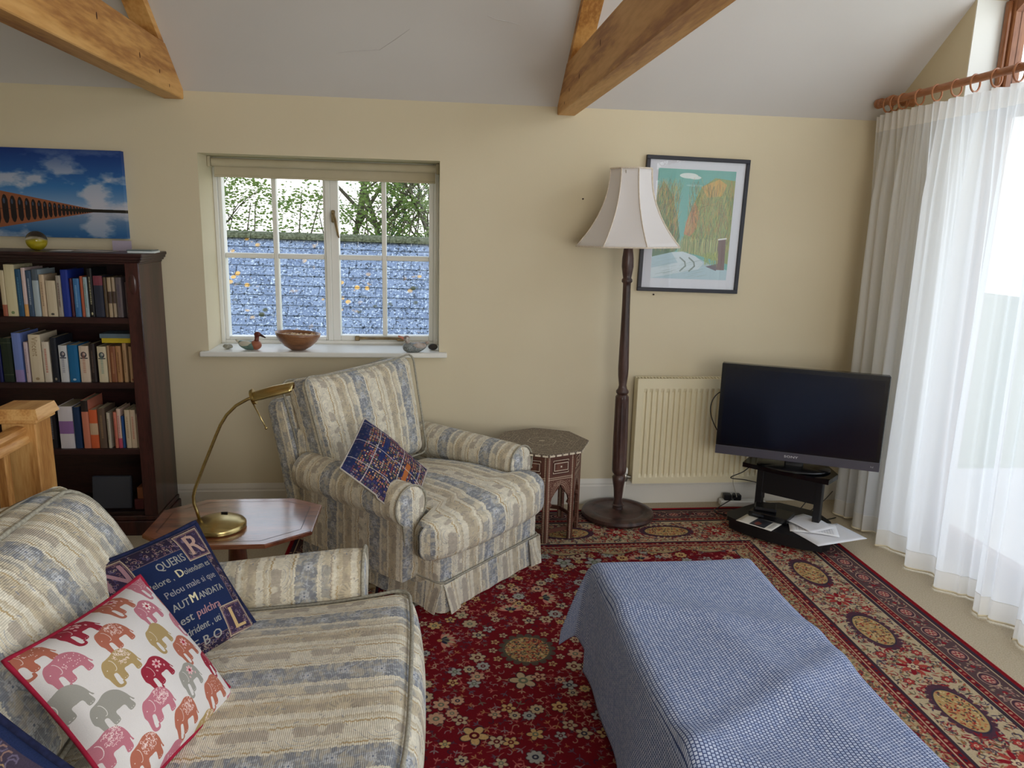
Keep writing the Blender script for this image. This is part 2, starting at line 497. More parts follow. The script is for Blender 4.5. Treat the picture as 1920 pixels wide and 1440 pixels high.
# rear wall with an invented opening behind the added fill light
bm = B()
box(bm, XL, -.1, YB-.2, YB, 0, ZC+.02); box(bm, 2.1, XR+.2, YB-.2, YB, 0, ZC+.02); box(bm, -.1, 2.1, YB-.2, YB, 0, .9); box(bm, -.1, 2.1, YB-.2, YB, 2.1, ZC+.02)
struct('wall_rear', bm, M_wall)
# ceiling: two slopes
bm = B()
th = .15
prism(bm, [(0, ZC), (-2.75, RZg), (YB, ZC), (YB-.2, ZC), (YB-.2, ZC+th), (-2.75, RZg+th+.05), (.34, ZC+th), (.34, ZC)], XL-.2, XR+.3, YZ)
ceil = struct('ceiling', bm, M_ceil, 'sloping white plaster ceiling between the timber trusses')
# hairline cracks in the plaster (shallow raised ridges)
sn = math.sqrt(1+SLP*SLP)
def on_ceiling(x, y, off=.0005): return (x, y-off*SLP/sn, ZC-SLP*y-off/sn)
M_crack = noisy('plaster_crack', (200, 196, 194))
for k, pl in enumerate(([(-.42, -.22), (-.33, -.235), (-.22, -.245), (-.14, -.30), (-.08, -.345)], [(.26, -.42), (.31, -.405), (.36, -.40), (.41, -.39)])):
    bm = B(); tube(bm, [on_ceiling(x, y) for x, y in pl], [.0006]+[.0014]*(len(pl)-2)+[.0006], 5)
    obj('crack', bm, M_crack, ceil, label='hairline crack in the plaster')

# skirting along the back wall
bm = B()
prof = [(0, 0), (-.016, 0), (-.016, .105), (-.011, .112), (-.012, .122), (-.008, .134), (-.003, .146), (0, .146)]
prism(bm, prof, XL, XR, YZ)
struct('baseboard_back', bm, M_skirt, 'off-white moulded skirting board along the back wall')
bm = B(); prism(bm, [(XR-p0 if 0 else p0, p1) for p0, p1 in [(-a, b) for a, b in prof]], 0, .6, Matrix(((-1, 0, 0, XR), (0, 0, -1, 0), (0, 1, 0, 0), (0, 0, 0, 1))))
struct('baseboard_right', bm, M_skirt)

# ------------------------------------------------------------------ roof trusses
def truss(xa, xb, label):
    t = thing('roof_truss', label, 'roof truss', ((xa+xb)/2, -2.75, 2.1))
    bm = B(); box(bm, xa, xb, YB+.01, -.0, 2.1, 2.307, bevel=.004); obj('tie_beam', bm, M_pine, t)
    dz = .098
    for s in (1, -1):
        bm = B()
        if s == 1: pts = [(-.235, 2.307), (-.235, ceil_z(-.235)-.001), (-2.75, RZg-.001), (-2.75, RZg-dz), (-.30, 2.307)]
        else: pts = [(-5.265, 2.307), (-5.2, 2.307), (-2.75, RZg-dz), (-2.75, RZg-.001), (-5.265, ceil_z(-5.265)-.001)]
        prism(bm, pts, xa+.002, xb-.002, YZ); obj('rafter', bm, M_pine, t)
    # stub of rafter foot down to the wall plate
    bm = B(); prism(bm, [(0, 2.30), (-.235, 2.307), (-.235, ceil_z(-.235)-.001), (0, ZC-.001+.17)][:4], xa+.003, xb-.003, YZ)
    bm.free()
    bm = B(); box(bm, xa+.01, xb-.01, -2.80, -2.70, 2.307, RZg-dz); obj('king_post', bm, M_pinez, t)
    # dark knots
    for (y, z, s) in ((-.55, 2.19, .9), (-.32, 2.17, .7), (-.95, 2.24, 1), (-.2, 2.13, .6)):
        bm = B()
        fx = xb if xa < 0 else xa
        sphere(bm, (fx, y, z), .0012, .006*s, .013*s, 10, 6); obj('knot', bm, noisy('knot_dark', (84, 48, 26)), t, smooth=True, label='dark knot in the beam')
    return t
truss(-1.262, -1.17, 'golden pine roof truss over the left side of the window')
truss(.657, .75, 'brown pine roof truss above the tall floor lamp')

# ------------------------------------------------------------------ window_1
win = bpy.data.objects.new('window_1', None); COL.objects.link(win); win.matrix_basis = T(-.53, .28, .87); win['kind'] = 'structure'
win['label'] = 'white painted casement window of eight panes in a deep reveal'
fy0, fy1 = .255, .33
bm = B()   # outer frame + mullion
box(bm, WX0, WX0+.022, fy0-.01, fy1, WZ0, WZ1, bevel=.003); box(bm, WX1-.03, WX1, fy0-.01, fy1, WZ0, WZ1, bevel=.003)
box(bm, WX0+.022, WX1-.03, fy0-.01, fy1, WZ0-.001, WZ0+.018, bevel=.003); box(bm, WX0+.022, WX1-.03, fy0-.01, fy1, WZ1-.03, WZ1, bevel=.003)
box(bm, -.548, -.522, fy0-.012, fy1, WZ0+.018, WZ1-.03, bevel=.003)
obj('window_frame', bm, M_white, win)
def light(x0, x1, gx0, gx1, gz0, gz1, barx, dy, nm):
    bm = B()
    y0, y1 = fy0+dy, fy1-.01
    box(bm, x0, gx0, y0, y1, WZ0+.018, WZ1-.03, bevel=.003); box(bm, gx1, x1, y0, y1, WZ0+.018, WZ1-.03, bevel=.003)
    box(bm, gx0, gx1, y0, y1, WZ0+.018, gz0, bevel=.003); box(bm, gx0, gx1, y0, y1, gz1, WZ1-.03, bevel=.003)
    sash = obj('sash', bm, M_white, win)
    bm = B(); box(bm, barx-.012, barx+.012, y0+.006, y1-.01, gz0, gz1, bevel=.004); obj('glazing_bar', bm, M_white, sash)
    bm = B(); box(bm, gx0, barx-.012, y0+.006, y1-.01, 1.335, 1.362, bevel=.004); box(bm, barx+.012, gx1, y0+.006, y1-.01, 1.335, 1.362, bevel=.004); obj('glazing_bar', bm, M_white, sash)
    for (a, b) in ((gx0, barx-.012), (barx+.012, gx1)):
        for (c, d) in ((gz0, 1.335), (1.362, gz1)):
            bm = B(); box(bm, a-.003, b+.003, .295, .299, c-.003, d+.003); obj('pane', bm, M_glass, sash)
light(WX0+.022, -.548, -1.083, -.560, .908, 1.80, -.817, 0, 'left')
light(-.522, WX1-.03, -.480, .008, .918, 1.80, -.237, -.004, 'right')
M_brass_old = noisy('tarnished_brass', (150, 130, 95), (120, 102, 74), 30, .42, .5, metal=.85)
bm = B()   # casement fastener (handle)
box(bm, -.515, -.495, .235, .25, 1.535, 1.60, bevel=.004)
tube(bm, [(-.505, .238, 1.575), (-.503, .215, 1.578), (-.492, .208, 1.55), (-.478, .205, 1.47), (-.473, .206, 1.455)], [.008, .010, .009, .006, .004], 8)
obj('window_handle', bm, M_brass_old, win, smooth=True, angle=40, label='old brass casement fastener')
bm = B()   # casement stay
box(bm, -.40, -.10, .232, .24, .898, .914, bevel=.003); box(bm, -.40, -.375, .222, .245, .893, .92, bevel=.003); box(bm, -.17, -.13, .222, .245, .892, .908, bevel=.003)
tube(bm, [(-.34, .23, .905), (-.12, .23, .909)], .005, 8)
obj('window_stay', bm, M_brass_old, win, label='old brass casement stay')
# sill board
bm = B(); box(bm, -1.161, .104, -.042, 0, .845, .8717, bevel=.006, seg=2); box(bm, WX0+.001, WX1-.001, -.004, .256, .8455, .8712)
obj('window_sill', bm, M_white, win)

# glazed gable doors (window_2)
win2 = bpy.data.objects.new('window_2', None); COL.objects.link(win2); win2.matrix_basis = T(XR+.2, -2.7, 0); win2['kind'] = 'structure'
win2['label'] = 'stained timber glazed gable with doors behind the sheer curtain'
gx0, gx1 = XR+.15, XR+.22
for i, y in enumerate((OP0, -1.5, -2.38, -3.26, -4.12, OP1+.075)):
    bm = B(); zt = min(ceil_z(y), ceil_z(y-.075))
    box(bm, gx0, gx1, y-.055, y-(.005 if i == 0 else 0), 0, zt, bevel=.006); obj('stile', bm, M_frame, win2)
    bm = B()
    if i < 5: box(bm, gx0-.02, gx0+.0, y-.040, y-.012, 0, zt-.01, bevel=.005)
    else: box(bm, gx0-.03, gx0, y-.06, y-.01, 0, zt-.01, bevel=.005)
    obj('cover_strip', bm, M_frame, win2)
for (z0, z1) in ((.0, .12), (2.08, 2.19)):
    bm = B(); box(bm, gx0+.004, gx1-.004, OP1, OP0, z0, z1, bevel=.004); obj('transom', bm, M_frame, win2)
bm = B()   # sloping head pieces
for (ya, yb) in ((OP0, -2.75), (-2.75, OP1)):
    prism(bm, [(ya, ceil_z(ya)-.1), (yb, ceil_z(yb)-.1), (yb, ceil_z(yb)), (ya, ceil_z(ya))], gx0+.004, gx1-.004, YZ)
obj('head', bm, M_frame, win2)
for (a, b) in ((OP0-.055, -1.5), (-1.555, -2.38), (-2.435, -3.26), (-3.315, -4.12), (-4.175, OP1)):
    bm = B(); box(bm, gx0+.03, gx0+.036, b, a, .12, 2.08); obj('pane', bm, M_glass, win2)
    pts = [(a, 2.19), (b, 2.19), (b, ceil_z(b)-.1)]
    if a > -2.75 > b: pts.append((-2.75, RZg-.1))
    pts.append((a, ceil_z(a)-.1))
    bm = B(); prism(bm, pts, gx0+.03, gx0+.036, YZ); obj('pane', bm, M_glass, win2)

# ------------------------------------------------------------------ outside
def ground_mat():
    return noisy('grass_ground', (120, 140, 80), (90, 112, 58), 3, .95, .1)
bm = B(); box(bm, -45, 45, -45, 60, -3.1, -3.0)
struct('ground', bm, ground_mat(), 'grass around the house far below the windows')
bm = B(); box(bm, XR+.25, XR+3.4, -6.5, .6, -.16, -.03); struct('added_pale_deck', bm, noisy('pale_bounce', (214, 208, 196), (196, 190, 178), 4, .8))  # unseen deck added, pale so the lower curtain stays bright

# slate roof of the outbuilding
def slate_mat():
    m, nt, b = new_mat('lichened_slate'); N, L = nt.nodes, nt.links
    b.inputs['Roughness'].default_value = .55; b.inputs['Specular IOR Level'].default_value = .5
    g = N.new('ShaderNodeNewGeometry'); oi = N.new('ShaderNodeObjectInfo')
    base = N.new('ShaderNodeMix'); base.data_type = 'RGBA'; base.inputs[6].default_value = srgb((108, 121, 142)); base.inputs[7].default_value = srgb((132, 144, 162))
    L.new(oi.outputs['Random'], base.inputs[0]); cur = base.outputs[2]
    def layer(cur, kind, scale, lo, hi, col, seed=0, wscale=None, wlo=.5):
        if kind == 'v':
            t = N.new('ShaderNodeTexVoronoi'); t.inputs['Scale'].default_value = scale; out = t.outputs['Distance']
        else:
            t = N.new('ShaderNodeTexNoise'); t.inputs['Scale'].default_value = scale; t.inputs['Detail'].default_value = 5; t.inputs['Roughness'].default_value = .65; out = t.outputs['Fac']
        mp = N.new('ShaderNodeMapping'); mp.inputs['Location'].default_value = (seed, seed*2, 0); L.new(g.outputs['Position'], mp.inputs[0]); L.new(mp.outputs[0], t.inputs['Vector'])
        r = N.new('ShaderNodeMapRange'); r.inputs[1].default_value = lo; r.inputs[2].default_value = hi; L.new(out, r.inputs[0])
        f = r.outputs[0]
        if wscale:
            t2 = N.new('ShaderNodeTexNoise'); t2.inputs['Scale'].default_value = wscale; L.new(mp.outputs[0], t2.inputs['Vector'])
            r2 = N.new('ShaderNodeMapRange'); r2.inputs[1].default_value = wlo; r2.inputs[2].default_value = wlo+.06; L.new(t2.outputs['Fac'], r2.inputs[0])
            mu = N.new('ShaderNodeMath'); mu.operation = 'MULTIPLY'; L.new(f, mu.inputs[0]); L.new(r2.outputs[0], mu.inputs[1]); f = mu.outputs[0]
        x = N.new('ShaderNodeMix'); x.data_type = 'RGBA'; L.new(f, x.inputs[0]); L.new(cur, x.inputs[6]); x.inputs[7].default_value = srgb(col)
        return x.outputs[2]
    cur = layer(cur, 'n', 30, .565, .60, (204, 212, 218), 3)
    cur = layer(cur, 'n', 22, .555, .59, (48, 56, 64), 9)
    cur = layer(cur, 'v', 7, .34, .24, (226, 176, 92), 5, 1.3, .55)
    cur = layer(cur, 'v', 6, .32, .2, (74, 76, 48), 15, 1.8, .56)
    L.new(cur, b.inputs['Base Color'])
    return m
M_slate = slate_mat()
M_moss = noisy('mossy_ridge', (120, 122, 96), (64, 66, 44), 26, .95, .1, bump=.8, bscale=40)
RY0, RZ0 = 9.0, 1.24
roof = thing('outbuilding', 'blue-grey slate roof with lichen and a mossy ridge seen through the window', 'outbuilding', (-1.7, RY0-2, -3.0))
c45 = math.sqrt(.5)
RM = axes((-1.7, RY0, RZ0), (1, 0, -.012), (0, c45, c45), (0, -c45, c45))   # x along ridge, y up-slope, z outward normal
slate_me = []
for k in range(4):
    bm = B(); r = random.Random(k)
    box(bm, -.1085, .1085, -.235, .02, -.004, .004)
    for v in bm.verts:
        v.co.x += r.uniform(-.0025, .0025); v.co.z += r.uniform(-.001, .001)
        if v.co.y < -.1: v.co.y += r.uniform(-.006, .006)
    bmesh.ops.recalc_face_normals(bm, faces=bm.faces[:])
    me = bpy.data.meshes.new('slate'); bm.to_mesh(me); bm.free(); me.materials.append(M_slate); slate_me.append(me)
pinv = wmat(roof).inverted()
for row in range(12):
    for c in range(22):
        x = -2.42+c*.22+(.11 if row % 2 else 0)
        o = bpy.data.objects.new('slate', slate_me[(row*7+c*3) % 4]); COL.objects.link(o); o.parent = roof
        o.matrix_basis = pinv @ RM @ T(x, -.03-row*.2, .004) @ RX(-.075+random.uniform(-.006, .006)) @ RZ(random.uniform(-.008, .008))
bm = B()
for row in range(12, 22):
    for c in range(22): box(bm, -.1085, .1085, -.235, .02, -.004, .004, xf=RM @ T(-2.42+c*.22+(.11 if row % 2 else 0), -.03-row*.2, .004) @ RX(-.045))
obj('lower_slates', bm, M_slate, roof, kind='stuff')
for k in range(11):     # ridge tiles
    bm = B()
    pts = [(math.cos(a)*.15, math.sin(a)*.11-.03) for a in [PI*i/8 for i in range(9)]]
    pts += [(p[0]*.85, p[1]*.85-.01) for p in reversed(pts)]
    prism(bm, pts, -.222, .222, Matrix(((0, 0, 1, -1.7-2.3+k*.45), (1, 0, 0, RY0+.02), (0, 1, 0, RZ0-.01+.0055*(5-k)), (0, 0, 0, 1))))
    obj('ridge_tile', bm, M_moss, roof)
bm = B()
prism(bm, [(RY0, RZ0-.16), (RY0-4.6, RZ0-4.76), (RY0-4.3, RZ0-4.82), (RY0+4.3, RZ0-4.82), (RY0+4.6, RZ0-4.76)], -4.3, .95, YZ)
obj('roof_deck', bm, noisy('roof_felt', (60, 64, 72)), roof)
bm = B(); box(bm, -4.2, .85, RY0-3.9, RY0+3.9, -3.1, RZ0-4.3+.0); obj('walls', bm, noisy('render_wall', (150, 140, 120)), roof)

# trees beyond the roof
M_bark = noisy('grey_bark', (120, 112, 96), (84, 78, 64), 20, .9, .1, bump=.5)
def leaf_mat(name, c1, c2):
    m, nt, b = new_mat(name); N, L = nt.nodes, nt.links
    g = N.new('ShaderNodeNewGeometry'); n = N.new('ShaderNodeTexNoise'); n.inputs['Scale'].default_value = 2.5; L.new(g.outputs['Position'], n.inputs[0])
    mx = N.new('ShaderNodeMix'); mx.data_type = 'RGBA'; mx.inputs[6].default_value = srgb(c1); mx.inputs[7].default_value = srgb(c2)
    L.new(n.outputs['Fac'], mx.inputs[0]); L.new(mx.outputs[2], b.inputs['Base Color'])
    b.inputs['Roughness'].default_value = .5
    tr = N.new('ShaderNodeBsdfTranslucent'); L.new(mx.outputs[2], tr.inputs[0])
    ms = N.new('ShaderNodeMixShader'); ms.inputs[0].default_value = .4; L.new(b.outputs[0], ms.inputs[1]); L.new(tr.outputs[0], ms.inputs[2]); L.new(ms.outputs[0], N['Material Output'].inputs[0])
    return m
M_leaf = [leaf_mat('leaf_green', (104, 136, 60), (150, 166, 96)), leaf_mat('leaf_ivy', (60, 110, 52), (96, 150, 84)), leaf_mat('leaf_pale', (138, 150, 96), (170, 176, 120))]
def tree(x, y, h, seed, label, lean=0, crown=1.0, nl=2600, lm=0, ivy=False):
    r = random.Random(seed)
    t = thing('tree', label, 'tree', (x, y, -3.0), 0, None)
    bm = B(); tips = []
    def branch(p, d, L, rad, depth):
        pts = [p]; q = p.copy(); dd = d.copy()
        for k in range(5):
            dd = (dd+Vector((r.uniform(-.22, .22), r.uniform(-.22, .22), r.uniform(-.02, .16)))).normalized()
            q = q+dd*L/5; pts.append(q.copy())
            if depth < 3 and k >= 1:
                for _ in range(2 if depth < 2 else 1):
                    a = r.uniform(0, 2*PI); side = Vector((math.cos(a), math.sin(a), r.uniform(.1, .8))).normalized()
                    branch(q.copy(), (dd*.5+side).normalized(), L*r.uniform(.35, .55), rad*.45, depth+1)
            if depth >= 1: tips.append(q.copy())
        tube(bm, pts, [rad*(1-.14*i) for i in range(6)], 6 if depth < 2 else 4, caps=False)
    branch(Vector((x, y, -3.0)), Vector((lean, 0, 1)).normalized(), h, .13, 0)
    obj('trunk', bm, M_bark, t, smooth=True)
    bm = B()
    for i in range(nl):
        c = r.choice(tips)+Vector((r.gauss(0, .28), r.gauss(0, .28), r.gauss(0, .25)))*crown
        s = r.uniform(.024, .055); a = Matrix.Rotation(r.uniform(0, 2*PI), 3, 'Z') @ Matrix.Rotation(r.uniform(0, PI), 3, 'X')
        vs = [bm.verts.new(c+a @ Vector(q)) for q in ((-s, 0, 0), (0, -s*.5, s*.15), (s, 0, 0), (0, s*.5, s*.15))]
        bm.faces.new(vs)
    obj('foliage', bm, M_leaf[lm], t, kind='stuff', recalc=False)
    if ivy:
        bm = B()
        for i in range(1500):
            z = r.uniform(.4, 4.6); a0 = r.uniform(0, 2*PI); c = Vector((x+lean*z+math.cos(a0)*r.uniform(.12, .34), y+math.sin(a0)*.3, z-1.0)); s = r.uniform(.03, .06)
            a = Matrix.Rotation(r.uniform(0, 2*PI), 3, 'Z') @ Matrix.Rotation(r.uniform(0, PI), 3, 'X')
            bm.faces.new([bm.verts.new(c+a @ Vector(q)) for q in ((-s, 0, 0), (0, -s*.6, 0), (s, 0, 0), (0, s*.6, 0))])
        obj('ivy', bm, M_leaf[1], t, kind='stuff', recalc=False)
tree(-4.2, 14.5, 7.2, 1, 'tree with a forked grey trunk behind the roof at the left panes', .05, 1.0, 7000, 0)
tree(-2.35, 15.0, 7.4, 5, 'leaning bare-limbed tree behind the roof at the second column of panes', -.10, 1.0, 6500, 0)
tree(-.85, 15.0, 7.4, 8, 'ivy-clad tree behind the roof at the third column of panes', 0, 1.0, 6500, 1, ivy=True)
tree(.4, 16.0, 7.0, 12, 'thin pale tree behind the roof at the right-hand panes', .05, 1.0, 5000, 2)
def hedge(x0, x1, y, z0, z1, seed, label, n=15000):
    r = random.Random(seed); t = thing('hedge', label, 'hedge', ((x0+x1)/2, y, -3.0))
    bm = B()
    for i in range(26):
        x = r.uniform(x0, x1); tube(bm, [(x, y, -3), (x+r.uniform(-.3, .3), y+r.uniform(-.2, .2), 0), (x+r.uniform(-.7, .7), y, z1-.2+r.uniform(-.4, .4))], [.05, .03, .01], 5, caps=False)
    obj('stems', bm, M_bark, t, kind='stuff')
    bm = B()
    for i in range(n):
        x = r.uniform(x0, x1); top = z1-.25+.30*math.sin(x*1.9+seed)+.25*math.exp(-(x+2.6)**2)+.2*math.sin(x*4.3); z = r.uniform(z0, top) if r.random() < .8 else top+abs(r.gauss(0, .2))
        c = Vector((x, y+r.uniform(-.5, .5), z)); s = r.uniform(.028, .06); a = Matrix.Rotation(r.uniform(0, 2*PI), 3, 'Z') @ Matrix.Rotation(r.uniform(0, PI), 3, 'X')
        bm.faces.new([bm.verts.new(c+a @ Vector(q)) for q in ((-s, 0, 0), (0, -s*.55, 0), (s, 0, 0), (0, s*.55, 0))])
    obj('foliage', bm, M_leaf[0], t, kind='stuff', recalc=False)
hedge(-5.6, 1.4, 13.6, -1.2, 2.0, 3, 'green hedge just behind the mossy roof ridge')
# ================================================================== PRINTED / WOVEN SURFACES
def make_fabric():
    w, h = 900, 1700      # one repeat 0.27 m x 0.51 m
    cream, pale = np.array((216, 206, 182)), np.array((233, 227, 209))
    blue, taupe, gold, beige = np.array((138, 143, 152)), np.array((164, 152, 138)), np.array((188, 160, 112)), np.array((194, 178, 148))
    yy = np.arange(h)[:, None]; rng = np.random.default_rng(3)
    jag = (rng.random(h//14+1)-.5)[(np.arange(h)//14)][:, None]
    n = fbm(h, w, 10, 5, 5, 4)-.5
    u = (np.arange(w)/w)[None]+n*.035+jag*.018
    A = np.zeros((h, w, 3), np.float32); A[:] = cream
    def band(a, b, col, al=1.0, mask=1.0):
        m = np.clip((u-a)*260, 0, 1)*np.clip((b-u)*260, 0, 1)*al*mask
        A[:] = A*(1-m[..., None])+col*m[..., None]
    vb = np.sin(yy/h*2*PI*3+1.0)+.6*np.sin(yy/h*2*PI*7)+n*5
    blk = np.clip(vb*2.2+.2, 0, 1)
    brk = np.clip(1.35-2.6*np.abs(fbm(h, w, 26, 9, 91, 3)-.5)*1.6-.35*(fbm(h, w, 6, 3, 93, 2) > .56), .35, 1)
    band(.02, .25, blue, .92, brk)
    band(.25, .275, pale); band(.275, .292, gold, .9, np.clip(vb*3+1.6, 0, 1)); band(.30, .315, pale)
    band(.33, .50, pale, .75)
    band(.39, .50, taupe, .6, np.clip(-vb*3+.4, 0, 1))
    band(.50, .517, gold, .85, np.clip(vb*3+1.2, 0, 1)); band(.52, .54, pale)
    band(.56, .80, beige, .45); band(.58, .66, pale, .9)
    band(.66, .76, taupe, .45, blk)
    band(.80, .815, gold, .8, np.clip(-vb*3+1.4, 0, 1)); band(.825, .86, pale)
    band(.88, 1.0, blue, .45, np.clip(-vb*2+.6, 0, 1)); band(.87, .885, taupe, .8)
    band(-.02, .02, pale, .9); band(.97, 1.0, pale, .9)
    c = Cv(w, h); c.a = np.clip(A/255, 0, 1)
    rr = random.Random(12)
    for k in range(260):      # small leaves scattered through the blue stripe and cream ground
        x = rr.uniform(.03, .24)*w if k < 150 else rr.uniform(.30, .98)*w; y = rr.uniform(0, h); a = rr.uniform(-1.4, 1.4)+PI/2
        col = (198, 202, 204) if k < 150 else rr.choice(((228, 222, 206), (166, 160, 152), (150, 152, 160)))
        c.ell(x, y, rr.uniform(14, 26), rr.uniform(4, 7), col, .6, a)
    # flower sprays woven over the blue stripe
    for k in range(6):
        cy = (k+.5)*h/6; cx = .135*w+(14 if k % 2 else -14)
        for s in (-1, 1):
            for j in range(4):
                a = s*(.5+.25*j)
                L = 46-5*j
                px, py = cx+s*(20+12*j)*.9, cy-50+34*j
                c.ell(px, py, L*.5, 12, (196, 200, 204), .75, a+PI/2*0)
        for j in range(6):
            a = 2*PI*j/6; c.ell(cx+22*math.cos(a), cy+22*math.sin(a), 17, 10, (208, 210, 212), .85, a)
        c.ell(cx, cy, 9, 9, (120, 130, 150), .9)
        c.line([(cx, cy+24), (cx-6, cy+70), (cx+8, cy+h/6-26)], 6, (180, 186, 194), .8)
    # scrolling acanthus arcs across the cream
    for k in range(3):
        for s, x0 in ((1, .40*w), (-1, .92*w)):
            cy = (k+.35)*h/3
            for q in range(6):
                R = 30+q*17; pts = [(x0-s*(R*math.cos(t))*1.0, cy+R*1.5*math.sin(t)) for t in np.linspace(-1.3, 1.3, 14)]
                c.line(pts, 4.5, (150, 156, 166) if q % 2 else (226, 220, 204), .55)
        for j in range(9):
            t = -1.2+j*.3; px, py = .70*w+60*math.cos(t*1.7), (k+.8)*h/3+95*math.sin(t)
            c.ell(px, py, 30, 8, (150, 142, 132), .4, t)
    a = c.a
    # woven ribs and slub
    rib = .5+.5*np.sin(yy/h*2*PI*118)
    thread = rng.random((h, w//4)).repeat(4, 1)[:, :w]
    slub = vnoise(h, w, 118, 60, 9)
    mot = fbm(h, w, 40, 24, 77, 3)[..., None]-.5
    a = np.clip(a*1.08, 0, 1)*(1+.18*mot)
    a = a*(.86+.13*rib[..., None]*(.4+.6*slub[..., None])+.05*(thread[..., None]-.5))
    return np.clip(a, 0, 1)
M_fab = img_mat('loose_cover_fabric', make_fabric(), .9, .15, scale=(1/.27, 1/.51), rib=.0043, sheen=.1)
M_fab_piping = noisy('cover_piping', (176, 172, 156), (140, 136, 124), 120, .9, .15)

# ---- rug -------------------------------------------------------------------
RX0, RX1, RYA, RYB2 = -.66, 2.076, -3.77, -.13
def make_rug():
    PP = 560; w, h = int((RX1-RX0)*PP), int((RYB2-RYA)*PP)
    red, dred, navy, cream, tan, pink, sage = (118, 16, 28), (88, 16, 26), (44, 42, 62), (194, 170, 136), (184, 142, 92), (204, 132, 116), (112, 118, 98)
    c = Cv(w, h, red); rr = random.Random(5); m = lambda q: q*PP
    def flower(x, y, r, petal=cream, core=navy, n=6, rim=None, rot=0.0):
        if rim: c.ell(x, y, r*1.15, r*1.15, rim, .9)
        if r > 9:
            for k in range(n): a = rot+2*PI*k/n; c.ell(x+r*.62*math.cos(a), y+r*.62*math.sin(a), r*.50, r*.38, (54, 34, 44), .9, a)
        for k in range(n):
            a = rot+2*PI*k/n; c.ell(x+r*.6*math.cos(a), y+r*.6*math.sin(a), r*.42, r*.3, petal, 1, a)
        c.ell(x, y, r*.36, r*.36, core); c.ell(x, y, r*.17, r*.17, petal)
    def sprig(x, y, r, col=cream, a=None):
        a = rr.uniform(0, 2*PI) if a is None else a
        for d in (-.9, 0, .9):
            c.ell(x+r*.6*math.cos(a+d), y+r*.6*math.sin(a+d), r*.5, r*.16, col, .95, a+d)
        c.line([(x, y), (x-r*math.cos(a), y-r*math.sin(a))], max(1.6, r*.1), col, .8)
    def curl(x, y, r, col, a0=None):
        a0 = rr.uniform(0, 6) if a0 is None else a0
        c.line([(x+r*(1-t/7)*math.cos(a0+t*.62), y+r*(1-t/7)*math.sin(a0+t*.62)) for t in range(7)], max(1.6, r*.12), col, .85)
    def palmette(x, y, r, a):
        ca, sa = math.cos(a), math.sin(a)
        for k in range(-4, 5):
            b = a+k*.33; c.ell(x+r*.62*math.cos(b), y+r*.62*math.sin(b), r*.42, r*.15, (cream if k % 2 else pink), 1, b)
        for k in range(-2, 3):
            b = a+k*.42; c.ell(x+r*.3*math.cos(b), y+r*.3*math.sin(b), r*.3, r*.12, sage if k % 2 else navy, 1, b)
        c.ell(x-r*.1*ca, y-r*.1*sa, r*.18, r*.18, tan)
    # field (mirrored scatter)
    fx0, fx1, fy0, fy1 = m(.56), w-m(.56), m(.56), h-m(.56)
    cx = w/2
    placed = []
    def ok(x, y, r):
        for (a, b, q) in placed:
            if (a-x)**2+(b-y)**2 < (r+q)**2*.9: return False
        placed.append((x, y, r)); return True
    # the round medallions of the field
    med = [(m(.37-RX0), m(RYB2+1.485))]
    med += [(w-a, b) for a, b in med]; med += [(a, h-b) for a, b in med]
    for a, b in med: placed.append((a, b, m(.155)))
    def both(fn, x, y, *k):
        fn(x, y, *k); fn(w-x, y, *k)
    for t in range(4200):
        x, y = rr.uniform(fx0-10, cx), rr.uniform(fy0-10, fy1+10)
        k = rr.random()
        if k < .05: r = m(rr.uniform(.044, .058))
        elif k < .42: r = m(rr.uniform(.018, .032))
        else: r = m(rr.uniform(.012, .017))
        if not ok(x, y, r*.80): continue
        if r > m(.05):
            a = rr.choice((PI/2, -PI/2, 0))
            palmette(x, y, r, a); palmette(w-x, y, r, PI-a)
            for q in range(9):
                aa = 2*PI*q/9; sprig(x+r*1.15*math.cos(aa), y+r*1.15*math.sin(aa), m(.012), tan if q % 2 else cream, aa); sprig(w-x-r*1.15*math.cos(aa), y+r*1.15*math.sin(aa), m(.012), tan if q % 2 else cream, PI-aa)
        elif r > m(.02):
            col = rr.choice((cream, cream, (206, 168, 112), (170, 168, 160), (204, 158, 128))); rot = rr.uniform(0, 1)
            both(flower, x, y, r*.95, col, rr.choice((navy, dred, sage)), rr.choice((5, 6, 8)), None, rot)
            aa = rr.uniform(0, 6); L = r*2.3
            for sx in (1, -1):
                X = x if sx > 0 else w-x
                c.line([(X+sx*L*.5*math.cos(aa+q*.25)*q/3, y+L*.5*math.sin(aa+q*.25)*q/3) for q in range(2, 6)], m(.0024), cream, .7)
        elif rr.random() < .72:
            a = rr.uniform(0, 6); col = rr.choice((cream, cream, tan, (150, 142, 140), (96, 98, 110), pink, sage))
            sprig(x, y, r, col, a); sprig(w-x, y, r, col, PI-a)
        else:
            both(curl, x, y, r, rr.choice((cream, (160, 150, 146), navy)))
    for t in range(4200):     # fine tracery between the flowers
        x, y = rr.uniform(fx0, cx), rr.uniform(fy0, fy1)
        if not ok(x, y, m(.0075)): continue
        col = rr.choice((cream, tan, (140, 128, 126), (70, 66, 82), pink)); a = rr.uniform(0, 6)
        sprig(x, y, m(.009), col, a); sprig(w-x, y, m(.009), col, PI-a)
